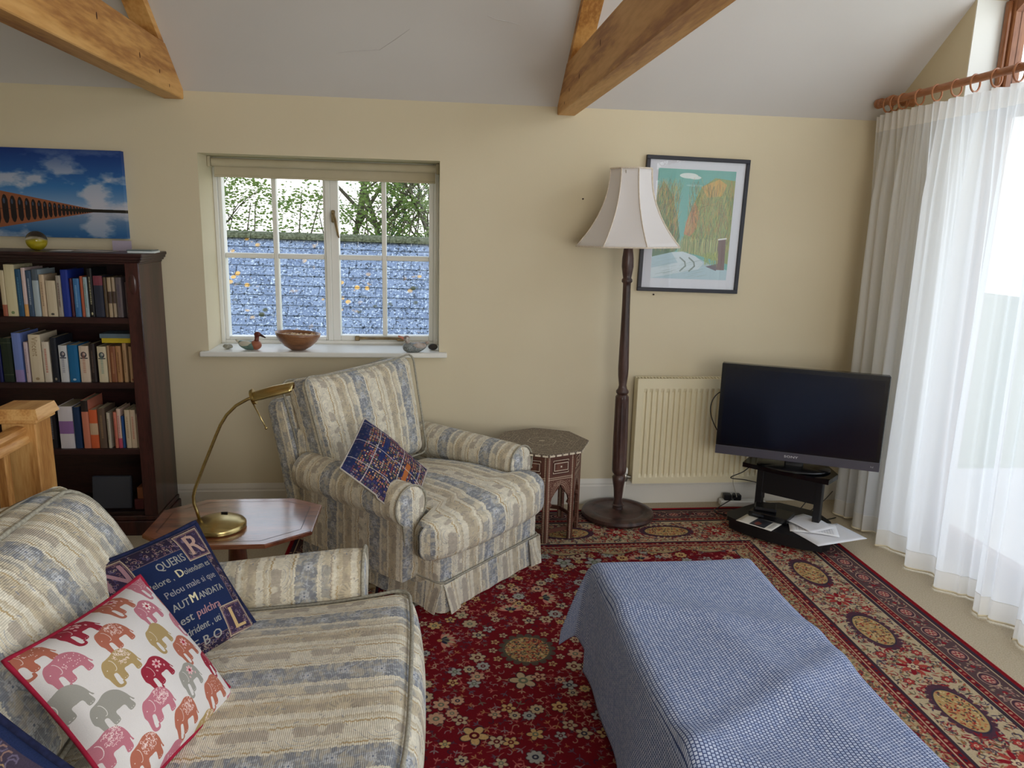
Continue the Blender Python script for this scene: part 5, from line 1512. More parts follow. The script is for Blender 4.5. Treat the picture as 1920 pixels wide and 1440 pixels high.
# flex of the lamp
bm = B(); tube(bm, [(1.16, -.19, .012), (1.20, -.16, .013), (1.235, -.165, .013), (1.25, -.14, .012), (1.22, -.09, .006), (1.12, -.05, .006), (.99, -.04, .006)], .003, 6)
tag(obj('lamp_flex', bm, noisy('dark_flex', (34, 28, 28)), smooth=True), 'thin dark lamp flex curling from the floor lamp base', 'cable')

# ================================================================== RADIATOR
M_rad = noisy('cream_radiator_enamel', (226, 216, 184), (222, 212, 178), 4, .35, .5)
rd = thing('radiator', 'cream panel radiator under the picture, partly behind the television', 'radiator', (1.58, -.06, .148))
ra, rb_, rz0, rz1 = 1.138, 1.985, .148, .745
bm = B()       # corrugated front panel
n = 25; seg = []; x = ra+.028; pit = (rb_-ra-.056)/n
seg = [(ra, 0), (x, 0)]
for k in range(n): seg += [(x+pit*.18, 0), (x+pit*.32, -.008 if 0 else .009), (x+pit*.68, .009), (x+pit*.82, 0)]; x += pit
seg += [(rb_-.028, 0), (rb_, 0)]
yf = -.10
zs = [(rz0, 0), (rz0+.035, 0), (rz0+.055, 1), (rz1-.075, 1), (rz1-.052, 0), (rz1, 0)]
Vv = [[bm.verts.new((px, yf+py*k, z)) for (px, py) in seg] for (z, k) in zs]
for j in range(len(zs)-1):
    for i in range(len(seg)-1): bm.faces.new((Vv[j][i], Vv[j][i+1], Vv[j+1][i+1], Vv[j+1][i]))
o = obj('front_panel', bm, M_rad, rd, recalc=False); so = o.modifiers.new('t', 'SOLIDIFY'); so.thickness = .006; so.offset = -1
bm = B(); box(bm, ra+.004, rb_-.004, -.05, -.038, rz0, rz1); obj('rear_panel', bm, M_rad, rd)
for x0 in (ra-.001, rb_-.003):
    bm = B(); box(bm, x0, x0+.004, yf+.004, -.034, rz0+.004, rz1, bevel=.001); box(bm, x0-.0012 if x0 < 1.5 else x0, x0+.001, -.088, -.072, rz1-.055, rz1-.03, mi=0); obj('side_panel', bm, M_rad, rd)
bm = B(); 
for k in range(46): box(bm, ra+.012+k*.0182, ra+.012+k*.0182+.007, yf+.012, -.042, rz1-.001, rz1+.0025)
box(bm, ra, rb_, yf-.001, yf+.012, rz1-.002, rz1+.003, bevel=.001); box(bm, ra, rb_, -.044, -.034, rz1-.002, rz1+.003)
obj('top_grille', bm, M_rad, rd)
bm = B(); box(bm, ra+.014, rb_-.01, yf+.014, -.05, rz1-.016, rz1-.012); obj('grille_shadow_tray', bm, noisy('grille_shade', (150, 140, 116)), rd)  # darker sheet: shade between the grille slots put into its colour
bm = B()
for x in (1.35, 1.75): box(bm, x, x+.03, -.038, -.0005, rz0+.08, rz1-.08)
obj('wall_brackets', bm, M_rad, rd)
M_chrome = noisy('valve_chrome', (150, 146, 138), rough=.3, metal=.9)
vx, vy = 1.105, -.072
bm = B(); tube(bm, [(ra+.004, vy, .178), (vx, vy, .178)], .009, 10); lathe(bm, [(.012, .155), (.014, .165), (.014, .195), (.010, .20)], 12, xf=T(vx, vy, 0)); tube(bm, [(vx-.016, vy, .18), (vx+.016, vy, .18)], .011, 8)
o = obj('valve', bm, M_chrome, rd, smooth=True, angle=40)
bm = B(); lathe(bm, [(.011, .198), (.0135, .205), (.0125, .228), (.006, .235), (0, .236)], 12, xf=T(vx, vy, 0)); obj('valve_cap', bm, M_white, o, smooth=True, label='white plastic valve cap')
bm = B(); tube(bm, [(vx, vy, .158), (vx-.002, vy, .10), (vx-.012, vy+.01, .05), (vx-.012, vy+.01, .001)], .006, 8); obj('pipe', bm, M_skirt, o, smooth=True)

# ================================================================== TV ON CORNER STAND
M_blk = noisy('black_gloss_plastic', (14, 15, 18), rough=.22, spec=.5); M_blk2 = noisy('black_satin', (20, 20, 23), rough=.45)
M_screen = noisy('tv_screen_glass', (9, 13, 26), (9, 13, 26), rough=.16, spec=.5, coat=.0)
M_grey = noisy('tv_bezel_grey', (74, 72, 82), (68, 66, 76), rough=.35, spec=.5)
tvx, tvy, tvz, tva, tvW, tvH = 1.846, -.534, .648, -.454, .78, .478
TV = T(tvx, tvy, tvz) @ RZ(tva)
tv = thing('television', 'flat black television angled on the corner stand', 'television', (tvx, tvy, .375), tva)
bm = B(); box(bm, -tvW/2, tvW/2, 0, .045, -tvH/2, tvH/2, bevel=.004); box(bm, -.27, .27, .04, .085, -.17, .16, bevel=.015); obj('casing', bm, M_blk, tv, xf=TV)
bm = B(); box(bm, -tvW/2+.022, tvW/2-.022, -.0012, .004, -tvH/2+.055, tvH/2-.022); obj('screen', bm, M_screen, tv, xf=TV)
bm = B(); box(bm, -tvW/2, tvW/2, -.003, .003, -tvH/2, -tvH/2+.046, bevel=.0015); bz = obj('lower_bezel', bm, M_grey, tv, xf=TV, label='grey lower bezel')
bm = text_bm('SONY', .022); obj('maker_lettering', bm, noisy('silver_letter', (206, 206, 210), rough=.4), bz, xf=TV @ T(-.018, -.0032, -tvH/2+.020) @ S(1.15, 1, .72))
bm = text_bm('hd', .014); obj('corner_mark', bm, noisy('silver_letter2', (150, 150, 156)), bz, xf=TV @ T(tvW/2-.035, -.0032, -tvH/2+.018))
bm = B(); box(bm, -.045, .045, .01, .05, -tvH/2-.03, -tvH/2+.03, bevel=.006); neck = obj('neck', bm, M_blk, tv, xf=TV)
bm = B(); lathe(bm, [(0, 0), (.15, 0), (.155, .004), (.15, .009), (.06, .016), (0, .018)], 40, xf=T(tvx, tvy, .371) @ RZ(tva) @ T(0, .04, 0) @ S(1.15, .75, 1)); obj('foot', bm, M_blk, tv, smooth=True, angle=40)
# stand
sva = math.radians(-44); sc = (1.865, -.475)
SV = T(sc[0], sc[1], 0) @ RZ(sva)
sv = thing('tv_stand', 'black corner television stand with a low curved base shelf', 'tv stand', (sc[0], sc[1], 0), sva)
M_blkglass = noisy('black_glass', (10, 12, 16), rough=.06, spec=.6)
bm = B(); prism(bm, [(-.215, -.11), (.215, -.11), (.225, .02), (.12, .17), (-.12, .17), (-.225, .02)], .345, .369); obj('top_shelf', bm, M_blkglass, sv, xf=SV)
bm = B(); prism(bm, [(-.16, -.01), (.16, -.01), (.16, .03), (-.16, .03)], .195, .345); obj('back_box', bm, M_blk2, sv, xf=SV)
for x in (-.15, .15):
    bm = B(); box(bm, x-.018, x+.018, -.012, .026, .085, .345, bevel=.003); obj('upright', bm, M_blk2, sv, xf=SV)
base = [(-.245, -.18), (-.14, -.215), (0, -.228), (.14, -.215), (.245, -.18), (.27, -.12), (.20, .10), (.10, .20), (-.10, .20), (-.20, .10), (-.27, -.12)]
bm = B(); prism(bm, base, .062, .085); prism(bm, [(x*.96, y*.96) for x, y in base], .02, .062); obj('base_shelf', bm, M_blk2, sv, xf=SV, angle=30)
bm = B()
for x, y in ((-.2, -.12), (.2, -.12), (-.08, .15), (.08, .15)): lathe(bm, [(.018, .0), (.02, .012)], 12, xf=T(x, y, .0105))
obj('feet', bm, M_blk2, sv, xf=SV)
# set-top box on the base shelf
sb = thing('set_top_box', 'small black set-top box on the base of the television stand', 'set-top box', (*(SV @ Vector((-.07, -.06, .086)))[:3],), sva)
bm = B(); box(bm, -.10, .10, -.065, .065, .0862, .118, bevel=.003); obj('case', bm, M_blk, sb, xf=SV @ T(-.06, -.045, 0))
bm = B(); box(bm, -.08, -.02, -.0662, -.0645, .098, .108); obj('display', bm, noisy('display_dark', (40, 44, 52), rough=.1), sb, xf=SV @ T(-.06, -.045, 0), label='small dark display window')
bm = B(); box(bm, -.055, .055, -.05, .05, .1185, .138, bevel=.006)
rt_ = obj('router', bm, M_blk2, xf=SV @ T(-.10, -.03, 0) @ RZ(.3)); tag(rt_, 'small black box sitting on top of the set-top box', 'router')
# papers and leaflet
def paper_img(kind):
    w, h = 300, 420; c = Cv(w, h, (232, 232, 234)); r = random.Random(5)
    if kind == 'leaflet':
        c.rect(0, 0, w, h, (222, 218, 208)); c.rect(20, 150, 280, 330, (52, 54, 60)); c.ell(110, 220, 60, 36, (120, 66, 56)); c.ell(190, 250, 50, 40, (30, 32, 38)); c.rect(0, 0, w, 40, (226, 222, 210))
        for k in range(5): c.rect(60, 350+k*11, 240, 354+k*11, (96, 96, 100))
    else:
        for k in range(14):
            if k in (4, 5): continue
            c.rect(40, 60+k*24, 40+r.uniform(120, 220), 63+k*24, (170, 172, 180), .8)
        c.ell(160, 170, 24, 9, (40, 44, 60)); c.ell(165, 168, 100, 60, (200, 202, 210), .8, 0, 3)
    return c.a
M_paper = noisy('white_paper', (228, 228, 232), (224, 224, 228), 6, .8, .2); M_leaf1 = img_mat('leaflet_print', paper_img('leaflet'), .4, .4, clip=True); M_letter = img_mat('letter_print', paper_img('letter'), .8, .2, clip=True)
def sheet(name, label, cx, cy, z, w, h, rot, mat, curl=.004, seed=0):
    bm = B(); grid_bm(bm, lambda u, v: ((u-.5)*w, (v-.5)*h, curl*(math.sin(u*4+seed)*.5+.5)*math.sin(v*3.1)), 6, 8, lambda u, v: (u, v))
    o = obj(name, bm, mat, xf=T(cx, cy, z) @ RZ(rot), smooth=True, recalc=False); so = o.modifiers.new('t', 'SOLIDIFY'); so.thickness = .0008; so.offset = 1
    tag(o, label, 'paper', None); return o
sheet('leaflet', 'leaflet with a dark photograph on the left of the stand base', 1.690, -.535, .0870, .125, .19, math.radians(40), M_leaf1, .001)
sheet('envelope', 'large white envelope jutting off the right of the television stand base', 1.975, -.700, .0868, .30, .20, math.radians(14), M_paper, .0015, 1)
sheet('letter', 'printed letter lying on top of the white envelope', 1.935, -.625, .0905, .17, .23, math.radians(68), M_letter, .006, 2)
sheet('letter', 'crumpled white letter sheet at the back of the paper pile', 1.925, -.585, .0985, .16, .20, math.radians(20), M_paper, .012, 3)
# extension block and cables
eb = thing('extension_block', 'white plug extension block on the floor behind the television stand', 'extension lead', (1.74, -.14, 0))
bm = B(); box(bm, -.13, .13, -.028, .028, 0.0, .035, bevel=.005); obj('case', bm, M_white, eb, xf=T(1.80, -.085, .001) @ RZ(-.1))
for k, x in enumerate((-.09, -.035)):
    bm = B(); box(bm, x-.022, x+.022, -.02, .02, .0352, .07, bevel=.005); obj('plug', bm, M_blk2, eb, xf=T(1.80, -.085, .001) @ RZ(-.1), label='black plug in the extension block')
def cable(label, pts, rad=.0028, col=(24, 22, 24)):
    P = [Vector(p) for p in pts]; out = []
    for i in range(len(P)-1):
        p0, p1, p2, p3 = P[max(0, i-1)], P[i], P[i+1], P[min(len(P)-1, i+2)]
        for k in range(6):
            t = k/6; out.append(.5*((2*p1)+(-p0+p2)*t+(2*p0-5*p1+4*p2-p3)*t*t+(-p0+3*p1-3*p2+p3)*t**3))
    out.append(P[-1]); bm = B(); tube(bm, out, rad, 6)
    tag(obj('cable', bm, noisy('cable_skin', col, rough=.45), smooth=True), label, 'cable')
tvl = TV @ Vector((-tvW/2+.05, .05, 0))
cable('black cable looping out behind the left edge of the television', [tvl+Vector((.04, .02, .06)), tvl+Vector((-.04, .03, .075)), tvl+Vector((-.085, .03, .02)), tvl+Vector((-.08, .03, -.06)), tvl+Vector((-.02, .04, -.16)), tvl+Vector((.06, .08, -.20))])
cable('black cable bent sharply below the left of the top shelf', [(1.70, -.37, .34), (1.66, -.36, .30), (1.60, -.35, .265), (1.70, -.32, .24), (1.80, -.30, .21)])
cable('second black cable hanging under the top shelf', [(1.74, -.33, .34), (1.80, -.28, .28), (1.84, -.25, .22), (1.86, -.22, .10)], .0024)
cable('pale cable dropping to the extension block', [(1.66, -.25, .26), (1.70, -.16, .17), (1.74, -.12, .09), (1.755, -.105, .06)], .002, (190, 182, 160))
cable('black cable trailing on the carpet left of the stand', [(1.755, -.10, .06), (1.66, -.14, .03), (1.60, -.18, .014), (1.60, -.22, .013), (1.66, -.26, .014)], .0026)
cable('black cable running right from the stand to the curtain', [(1.98, -.40, .10), (2.06, -.34, .14), (2.16, -.28, .19), (2.24, -.22, .22), (2.30, -.18, .2)])
cable('black cable sagging between stand and curtain hem', [(1.98, -.42, .06), (2.08, -.34, .07), (2.18, -.28, .10), (2.26, -.22, .13)], .0026)
cable('black cable lying on the carpet right of the stand', [(2.02, -.44, .006), (2.10, -.36, .008), (2.20, -.32, .006), (2.25, -.30, .006)], .003)
cable('grey cable crossing under the stand', [(1.86, -.25, .012), (1.95, -.27, .012), (2.05, -.33, .010), (2.12, -.40, .004)], .0025, (120, 110, 100))

# ================================================================== FRAMED PICTURE
fp = thing('framed_picture', 'black framed woodland lane print in a white mount above the radiator', 'picture', (1.41, -.01, 1.21))
PX = T(1.411, -.012, 1.565) @ RY(math.radians(.9)); pw, ph = .562, .706
bm = B()
for (x0, x1, z0, z1) in ((-pw/2, pw/2, ph/2-.02, ph/2), (-pw/2, pw/2, -ph/2, -ph/2+.02), (-pw/2, -pw/2+.02, -ph/2+.02, ph/2-.02), (pw/2-.02, pw/2, -ph/2+.02, ph/2-.02)): box(bm, x0, x1, -.012, .0115, z0, z1, bevel=.0015)
obj('frame', bm, noisy('black_frame', (32, 32, 42), rough=.35), fp, xf=PX)
bm = B(); box(bm, -pw/2+.018, pw/2-.018, .0, .008, -ph/2+.018, ph/2-.018); obj('mount', bm, noisy('white_mount', (220, 224, 232), rough=.8), fp, xf=PX)
bm = B(); uvl = bm.loops.layers.uv.verify(); iw, ih = .425, .572
vs = [bm.verts.new(p) for p in ((-iw/2, -.0006, -ih/2), (iw/2, -.0006, -ih/2), (iw/2, -.0006, ih/2), (-iw/2, -.0006, ih/2))]; f = bm.faces.new(vs)
for lp, uv in zip(f.loops, ((0, 0), (1, 0), (1, 1), (0, 1))): lp[uvl].uv = uv
obj('print', bm, M_lane, fp, xf=PX @ T(0, 0, .004), recalc=False)
bm = B(); box(bm, -pw/2+.018, pw/2-.018, -.0045, -.003, -ph/2+.018, ph/2-.018); obj('glazing', bm, glass_mat('picture_glass', refl=.05), fp, xf=PX)
# canvas
cv = thing('canvas_print', 'canvas print of a viaduct and blue sky above the bookcase', 'picture', (-1.8, -.02, 1.43))
cx0, cx1, cz0, cz1 = -2.135, -1.468, 1.432, 1.848
bm = B(); uvl = bm.loops.layers.uv.verify(); box(bm, cx0, cx1, -.034, -.0, cz0, cz1, bevel=.001)
for f in bm.faces:
    for lp in f.loops:
        v = lp.vert.co; u_ = (v.x-cx0)/(cx1-cx0); lp[uvl].uv = (min(.999, u_), (v.z-cz0)/(cz1-cz0))
obj('stretched_canvas', bm, M_canvas, cv)

# ================================================================== BOOKCASE
M_bc = wood('dark_mahogany_bookcase', ((72, 38, 36), (52, 26, 26), (32, 16, 18)), 'z', 9, .3, 4, .05, coat=.25)
M_bcx = wood('dark_mahogany_shelf', ((58, 32, 32), (42, 22, 24), (26, 14, 16)), 'x', 9, .35, 4, .05)
bc_ = thing('bookcase', 'dark mahogany open bookcase with three rows of books', 'bookcase', (-1.83, -.17, 0))
bx0, bx1, by0, by1 = -2.33, -1.322, -.325, -.018
for (a, b) in ((bx0, bx0+.05), (bx1-.05, bx1)):
    bm = B(); box(bm, a, b, by0+.004, by1, .10, 1.335, bevel=.003); obj('side', bm, M_bc, bc_)
    bm = B(); box(bm, a-.002 if a < -2 else a-.012, b+.002, by0-.006, by0+.005, .10, 1.335, bevel=.004)
    obj('pilaster', bm, M_bc, bc_)
bm = B(); box(bm, bx0+.05, bx1-.05, by1-.012, by1, .10, 1.335); obj('back_board', bm, M_bcx, bc_)
bm = B()   # cornice
for (o_, z0, z1) in ((.004, 1.325, 1.338), (.014, 1.336, 1.348), (.022, 1.346, 1.362), (.028, 1.360, 1.376)): box(bm, bx0-o_, bx1+o_, by0-o_, by1, z0, z1, bevel=.003)
obj('cornice', bm, M_bcx, bc_)
for zt in (1.078, .767, .440, .118):
    bm = B(); box(bm, bx0+.05, bx1-.05, by0+.008, by1-.012, zt-.028, zt, bevel=.002); obj('shelf', bm, M_bcx, bc_)
bm = B(); box(bm, bx0-.014, bx1+.014, by0-.014, by1, 0.0, .075, bevel=.004); box(bm, bx0-.006, bx1+.006, by0-.006, by1, .075, .10, bevel=.004); obj('plinth', bm, M_bc, bc_)
for x in (bx1-.03,):
    bm = B(); sphere(bm, (x, by0-.004, 1.235), .018, .006, .05, 12, 8); obj('carved_boss', bm, M_bc, bc_, smooth=True)
# books
bkn = random.Random(31)
PAGES = noisy('page_block', (196, 184, 158), (180, 168, 140), 60, .9, .1)
def spine_img(col, style, s, txtcol):
    w, h = 72, 400; c = Cv(w, h, col); r = random.Random(s)
    if style == 'plain': pass
    if 'band' in style: c.rect(0, 40, w, 46, txtcol, .7); c.rect(0, 330, w, 336, txtcol, .7)
    if 'top' in style: c.rect(0, 0, w, 92, txtcol, .9)
    if 'bot' in style: c.rect(0, 300, w, h, txtcol, .9)
    if 'mid' in style: c.rect(0, 140, w, 260, txtcol, .85)
    if 'face' in style: c.ell(w/2, 96, 22, 34, (40, 44, 56), .9); c.ell(w/2+4, 90, 10, 16, (200, 186, 176), .9); c.rect(8, 128, w-8, 140, (40, 44, 56), .9)
    if 'badge' in style: c.ell(w/2, 372, 12, 12, txtcol, .9)
    if 'txt' in style:    # small unreadable title strokes down the spine
        y = 70
        while y < 300:
            L = r.uniform(8, 16); c.rect(w*.34, y, w*.62, y+L*.55, txtcol, .75); y += L
    return c.a
def book(x0, x1, zb, h, d, col, style='txt', tc=(220, 214, 200), label='', title=None, group=None, front=-.30, lean=0, idx=0):
    t = thing('book', label, 'book', ((x0+x1)/2, front+d/2, zb), 0, group)
    w = x1-x0-.0012; xm = (x0+x1)/2; X = T(xm, front, zb+.0008) @ RY(lean)
    im = spine_img(col, style, idx, tc)
    if title:
        c = Cv(72, 400, (0, 0, 0)); c.a = im; s_, sz, y0_ = title; c.text(s_, 20, y0_, sz, tc, 1, 'l', rot=PI/2, bold=1.5); im = c.a
    m = img_mat('spine_%d' % idx, im, .5, .35, clip=True)
    plain = noisy('cover_%d' % idx, col, tuple(int(v*.94) for v in col), 20, .5, .3)
    bm = B(); uvl = bm.loops.layers.uv.verify(); rr_ = min(.004, w*.3)
    # rounded spine strip
    pts = [(-w/2+.0, .004), (-w/2+rr_*.3, .0012), (-w*.2, -.0008), (w*.2, -.0008), (w/2-rr_*.3, .0012), (w/2, .004)]
    for i in range(5):
        (xa, ya), (xb, yb) = pts[i], pts[i+1]
        f = bm.faces.new([bm.verts.new(p) for p in ((xa, ya, 0), (xb, yb, 0), (xb, yb, h), (xa, ya, h))])
        for lp, uv in zip(f.loops, (((xa+w/2)/w, 0), ((xb+w/2)/w, 0), ((xb+w/2)/w, 1), ((xa+w/2)/w, 1))): lp[uvl].uv = uv
    obj('spine', bm, m, t, xf=X, recalc=False)
    bm = B(); box(bm, -w/2, -w/2+.0016, .004, d, 0, h); box(bm, w/2-.0016, w/2, .004, d, 0, h); obj('cover', bm, plain, t, xf=X)
    bm = B(); box(bm, -w/2+.0016, w/2-.0016, .002, d-.004, .003, h-.003); obj('pages', bm, PAGES, t, xf=X)
R1 = [(-1.943, -1.921, 0.209, (196, 182, 150), 'bot', (150, 80, 60), 'tan book at the left of the top shelf'),
 (-1.921, -1.875, 0.236, (206, 196, 160), 'badge', (110, 130, 90), 'thick tall cream book on the top shelf'),
 (-1.875, -1.849, 0.215, (36, 78, 110), 'txt', (90, 140, 170), 'teal book right of the thick cream book'),
 (-1.849, -1.83, 0.222, (206, 184, 182), 'bot', (204, 150, 80), 'slim pale pink book with orange foot'),
 (-1.83, -1.805, 0.21, (58, 78, 104), 'txt', (190, 200, 210), 'slate blue book with white lettering'),
 (-1.805, -1.776, 0.215, (164, 178, 186), 'top', (70, 80, 92), 'pale grey-blue book with dark head'),
 (-1.774, -1.75, 0.192, (196, 174, 146), 'txt', (120, 90, 70), 'tan book with brown lettering'),
 (-1.748, -1.704, 0.166, (200, 186, 160), 'badge', (50, 50, 50), 'wide cream paperback with black badge'),
 (-1.702, -1.679, 0.189, (156, 148, 138), 'txt', (70, 40, 40), 'grey book with dark lettering'),
 (-1.679, -1.645, 0.216, (28, 50, 138), 'plain', (200, 200, 200), 'tall royal blue book'),
 (-1.643, -1.63, 0.177, (78, 34, 44), 'plain', (200, 160, 140), 'slim dark red book'),
 (-1.628, -1.6, 0.177, (58, 110, 164), 'txt', (150, 190, 220), 'sky blue book'),
 (-1.598, -1.584, 0.188, (166, 84, 56), 'plain', (200, 180, 150), 'slim rust-orange book'),
 (-1.584, -1.565, 0.184, (146, 164, 170), 'txt', (80, 110, 90), 'pale aqua-grey book'),
 (-1.564, -1.54, 0.225, (20, 20, 24), 'txtbadge', (214, 208, 168), 'tall black book with cream lettering'),
 (-1.539, -1.497, 0.191, (44, 48, 64), 'top', (130, 60, 74), 'dark slate book with red head'),
 (-1.496, -1.481, 0.185, (88, 72, 54), 'plain', (180, 160, 130), 'slim brown book'),
 (-1.479, -1.461, 0.184, (168, 148, 122), 'mid', (60, 44, 40), 'first of two matching tan books'),
 (-1.459, -1.444, 0.185, (164, 146, 124), 'mid', (60, 44, 40), 'second of two matching tan books'),
 (-1.441, -1.414, 0.185, (104, 94, 98), 'txt', (70, 64, 90), 'grey-brown book near the right end'),
 (-1.401, -1.384, 0.164, (92, 74, 78), 'txt', (130, 116, 116), 'short dull brown book at the right end')]
R2 = [(-1.991, -1.975, 0.175, (20, 26, 84), 'plain', (90, 100, 150), 'navy book at the left'),
 (-1.972, -1.926, 0.208, (30, 42, 32), 'band', (90, 90, 70), 'thick dark green book with gilt bands'),
 (-1.921, -1.881, 0.232, (108, 128, 190), 'bot', (150, 130, 180), 'tall periwinkle blue book'),
 (-1.873, -1.854, 0.19, (190, 172, 178), 'txt', (140, 110, 130), 'slim pale pink book'),
 (-1.849, -1.796, 0.225, (206, 192, 166), 'badge', (150, 130, 100), 'thick cream book lettered Vincent'),
 (-1.793, -1.76, 0.192, (206, 196, 180), 'txt', (170, 70, 56), 'cream book with red and black lettering'),
 (-1.756, -1.726, 0.212, (30, 34, 44), 'badge', (160, 150, 130), 'tall near-black book'),
 (-1.721, -1.683, 0.175, (196, 198, 202), 'facetxt', (120, 120, 140), 'white paperback with a small portrait'),
 (-1.681, -1.636, 0.177, (26, 98, 146), 'badge', (180, 200, 216), 'bright blue paperback'),
 (-1.631, -1.587, 0.173, (202, 184, 166), 'facetxt', (170, 110, 90), 'cream paperback with a dark figure'),
 (-1.584, -1.558, 0.184, (42, 34, 34), 'txt', (110, 90, 80), 'dark brown book'),
 (-1.55, -1.508, 0.171, (198, 186, 158), 'facetxt', (110, 140, 130), 'cream paperback with a green picture'),
 (-1.506, -1.494, 0.175, (160, 124, 92), 'plain', (110, 70, 50), 'slim tan book under the stack'),
 (-1.494, -1.467, 0.173, (132, 82, 56), 'txt', (180, 140, 100), 'brown paperback'),
 (-1.467, -1.443, 0.174, (164, 120, 80), 'txt', (90, 60, 40), 'orange-tan paperback'),
 (-1.436, -1.417, 0.188, (170, 136, 100), 'txt', (110, 80, 60), 'taller tan paperback'),
 (-1.409, -1.385, 0.172, (164, 130, 98), 'badge', (120, 60, 50), 'tan paperback at the right end')]
R3 = [(-1.802, -1.765, 0.187, (24, 22, 30), 'txt', (130, 130, 140), 'black paperback beside the newel post'),
 (-1.753, -1.687, 0.208, (212, 206, 212), 'mid', (134, 90, 156), 'thick white book with a purple panel'),
 (-1.685, -1.654, 0.205, (28, 50, 84), 'plain', (90, 120, 170), 'dark blue book'),
 (-1.647, -1.614, 0.236, (200, 122, 98), 'top', (26, 24, 26), 'tall salmon book with black head'),
 (-1.614, -1.576, 0.191, (206, 96, 56), 'mid', (196, 180, 150), 'orange and red book'),
 (-1.574, -1.54, 0.199, (96, 78, 66), 'txt', (160, 130, 90), 'brown-grey book'),
 (-1.535, -1.52, 0.176, (182, 172, 154), 'txt', (50, 50, 50), 'slim pale book'),
 (-1.504, -1.488, 0.179, (196, 116, 96), 'txt', (150, 50, 60), 'slim coral book'),
 (-1.488, -1.469, 0.195, (206, 176, 160), 'txtbot', (180, 60, 90), 'pale pink book with red figures'),
 (-1.469, -1.457, 0.159, (36, 74, 130), 'plain', (130, 150, 190), 'slim blue book'),
 (-1.452, -1.427, 0.190, (200, 182, 156), 'txt', (150, 120, 90), 'cream paperback'),
 (-1.427, -1.401, 0.190, (204, 184, 160), 'txt', (180, 90, 80), 'cream paperback with red lettering'),
 (-1.399, -1.387, 0.170, (196, 178, 154), 'plain', (120, 90, 80), 'slim cream book at the right end')]
idx = 0
for rowname, zb, L in (('top shelf', 1.078, R1), ('middle shelf', .767, R2), ('third shelf', .440, R3)):
    for (x0, x1, h, col, stl, tc, lab) in L:
        ttl = None
        if 'Vincent' in lab: ttl = ('Vincent', 52, 20)
        if 'red and black' in lab: ttl = None
        lb = lab if rowname in lab else lab+(', %s of the bookcase' % rowname if len(lab.split()) < 11 else '')
        hmax = {'top shelf': .244, 'middle shelf': .28, 'third shelf': .295}[rowname]
        book(x0, x1, zb, min(h, hmax), .17 if h > .2 else .13, col, stl, tc, lb, ttl, 'books on the %s' % rowname, idx=idx); idx += 1
# two books lying flat on the middle row
def flat_book(x0, x1, z, th_, d, col, label):
    t = thing('book', label, 'book', ((x0+x1)/2, -.23, z), 0, 'books lying flat on the middle row')
    m = noisy('flat_cover_%d' % int(z*1000), col, tuple(int(v*.9) for v in col), 20, .5, .3)
    bm = B(); box(bm, x0, x1, -.298, -.298+d, z, z+.0018); box(bm, x0, x1, -.298, -.298+d, z+th_-.0018, z+th_); box(bm, x0, x1, -.300, -.298, z, z+th_); obj('cover', bm, m, t)
    bm = B(); box(bm, x0+.003, x1-.003, -.297, -.302+d, z+.0018, z+th_-.0018); obj('pages', bm, PAGES, t)
flat_book(-1.522, -1.386, .9570, .022, .12, (190, 168, 40), 'yellow book lying flat on the tan paperbacks')
flat_book(-1.530, -1.386, .9795, .020, .12, (92, 110, 122), 'grey-blue book lying on top of the yellow one')
# things on the bottom shelf
t = thing('laptop', 'closed dark grey laptop propped upright on the bottom shelf', 'laptop', (-1.53, -.27, .118))
bm = B(); box(bm, -.10, .085, -.009, .009, 0, .165, bevel=.004); obj('lid', bm, noisy('laptop_grey', (60, 64, 76), rough=.4), t, xf=T(-1.545, -.27, .119) @ RX(-.12))
bm = B(); box(bm, -.10, .085, .009, .016, 0, .163, bevel=.003); obj('body', bm, M_blk2, t, xf=T(-1.545, -.27, .119) @ RX(-.12))
bm = B(); box(bm, -1.442, -1.378, -.29, -.20, .1185, .172, bevel=.003); o = obj('box', bm, noisy('dark_red_box', (84, 34, 40))); tag(o, 'dark red box at the right end of the bottom shelf', 'box')
bm = B(); box(bm, -1.427, -1.398, -.285, -.21, .1725, .232, bevel=.002); o = obj('box', bm, noisy('brown_box', (134, 80, 52))); tag(o, 'small brown box standing on the dark red box', 'box')

# things on top of the bookcase
pwt = thing('paperweight', 'round glass paperweight with a yellow heart on the bookcase', 'paperweight', (-1.812, -.2, 1.376))
bm = B(); sphere(bm, (-1.812, -.2, 1.376+.0445), .045, .045, .0445, 28, 18)
mg, nt, b = new_mat('clear_glass_ball'); b.inputs['Transmission Weight'].default_value = 1; b.inputs['Roughness'].default_value = 0; b.inputs['IOR'].default_value = 1.45; b.inputs['Base Color'].default_value = (.97, .98, .96, 1)
obj('glass_ball', bm, mg, pwt, smooth=True)
bm = B(); lathe(bm, [(0, .006), (.028, .010), (.037, .024), (.036, .040), (.030, .046), (.012, .050), (0, .050)], 24, xf=T(-1.812, -.2, 1.376)); obj('yellow_core', bm, noisy('yellow_glass', (232, 214, 40), (214, 190, 20), 30, .4), pwt, smooth=True, label='bright yellow core')
sheet('papers', 'loose magazine pages lying on the bookcase top', -1.655, -.19, 1.3772, .17, .12, .1, M_paper, .004, 4)
sheet('papers', 'grey folded sheet on the bookcase beneath the canvas', -1.555, -.20, 1.3775, .16, .12, -.1, noisy('grey_sheet', (178, 172, 170)), .006, 1)
bm = B(); box(bm, -1.520, -1.432, -.09, -.088, 1.377, 1.425); o = obj('card', bm, noisy('lilac_card', (170, 160, 178)), xf=None); tag(o, 'small lilac card standing behind the papers', 'card')
bx = thing('cd_case', 'white flat disc case at the right end of the bookcase top', 'box', (-1.305, -.23, 1.3765))
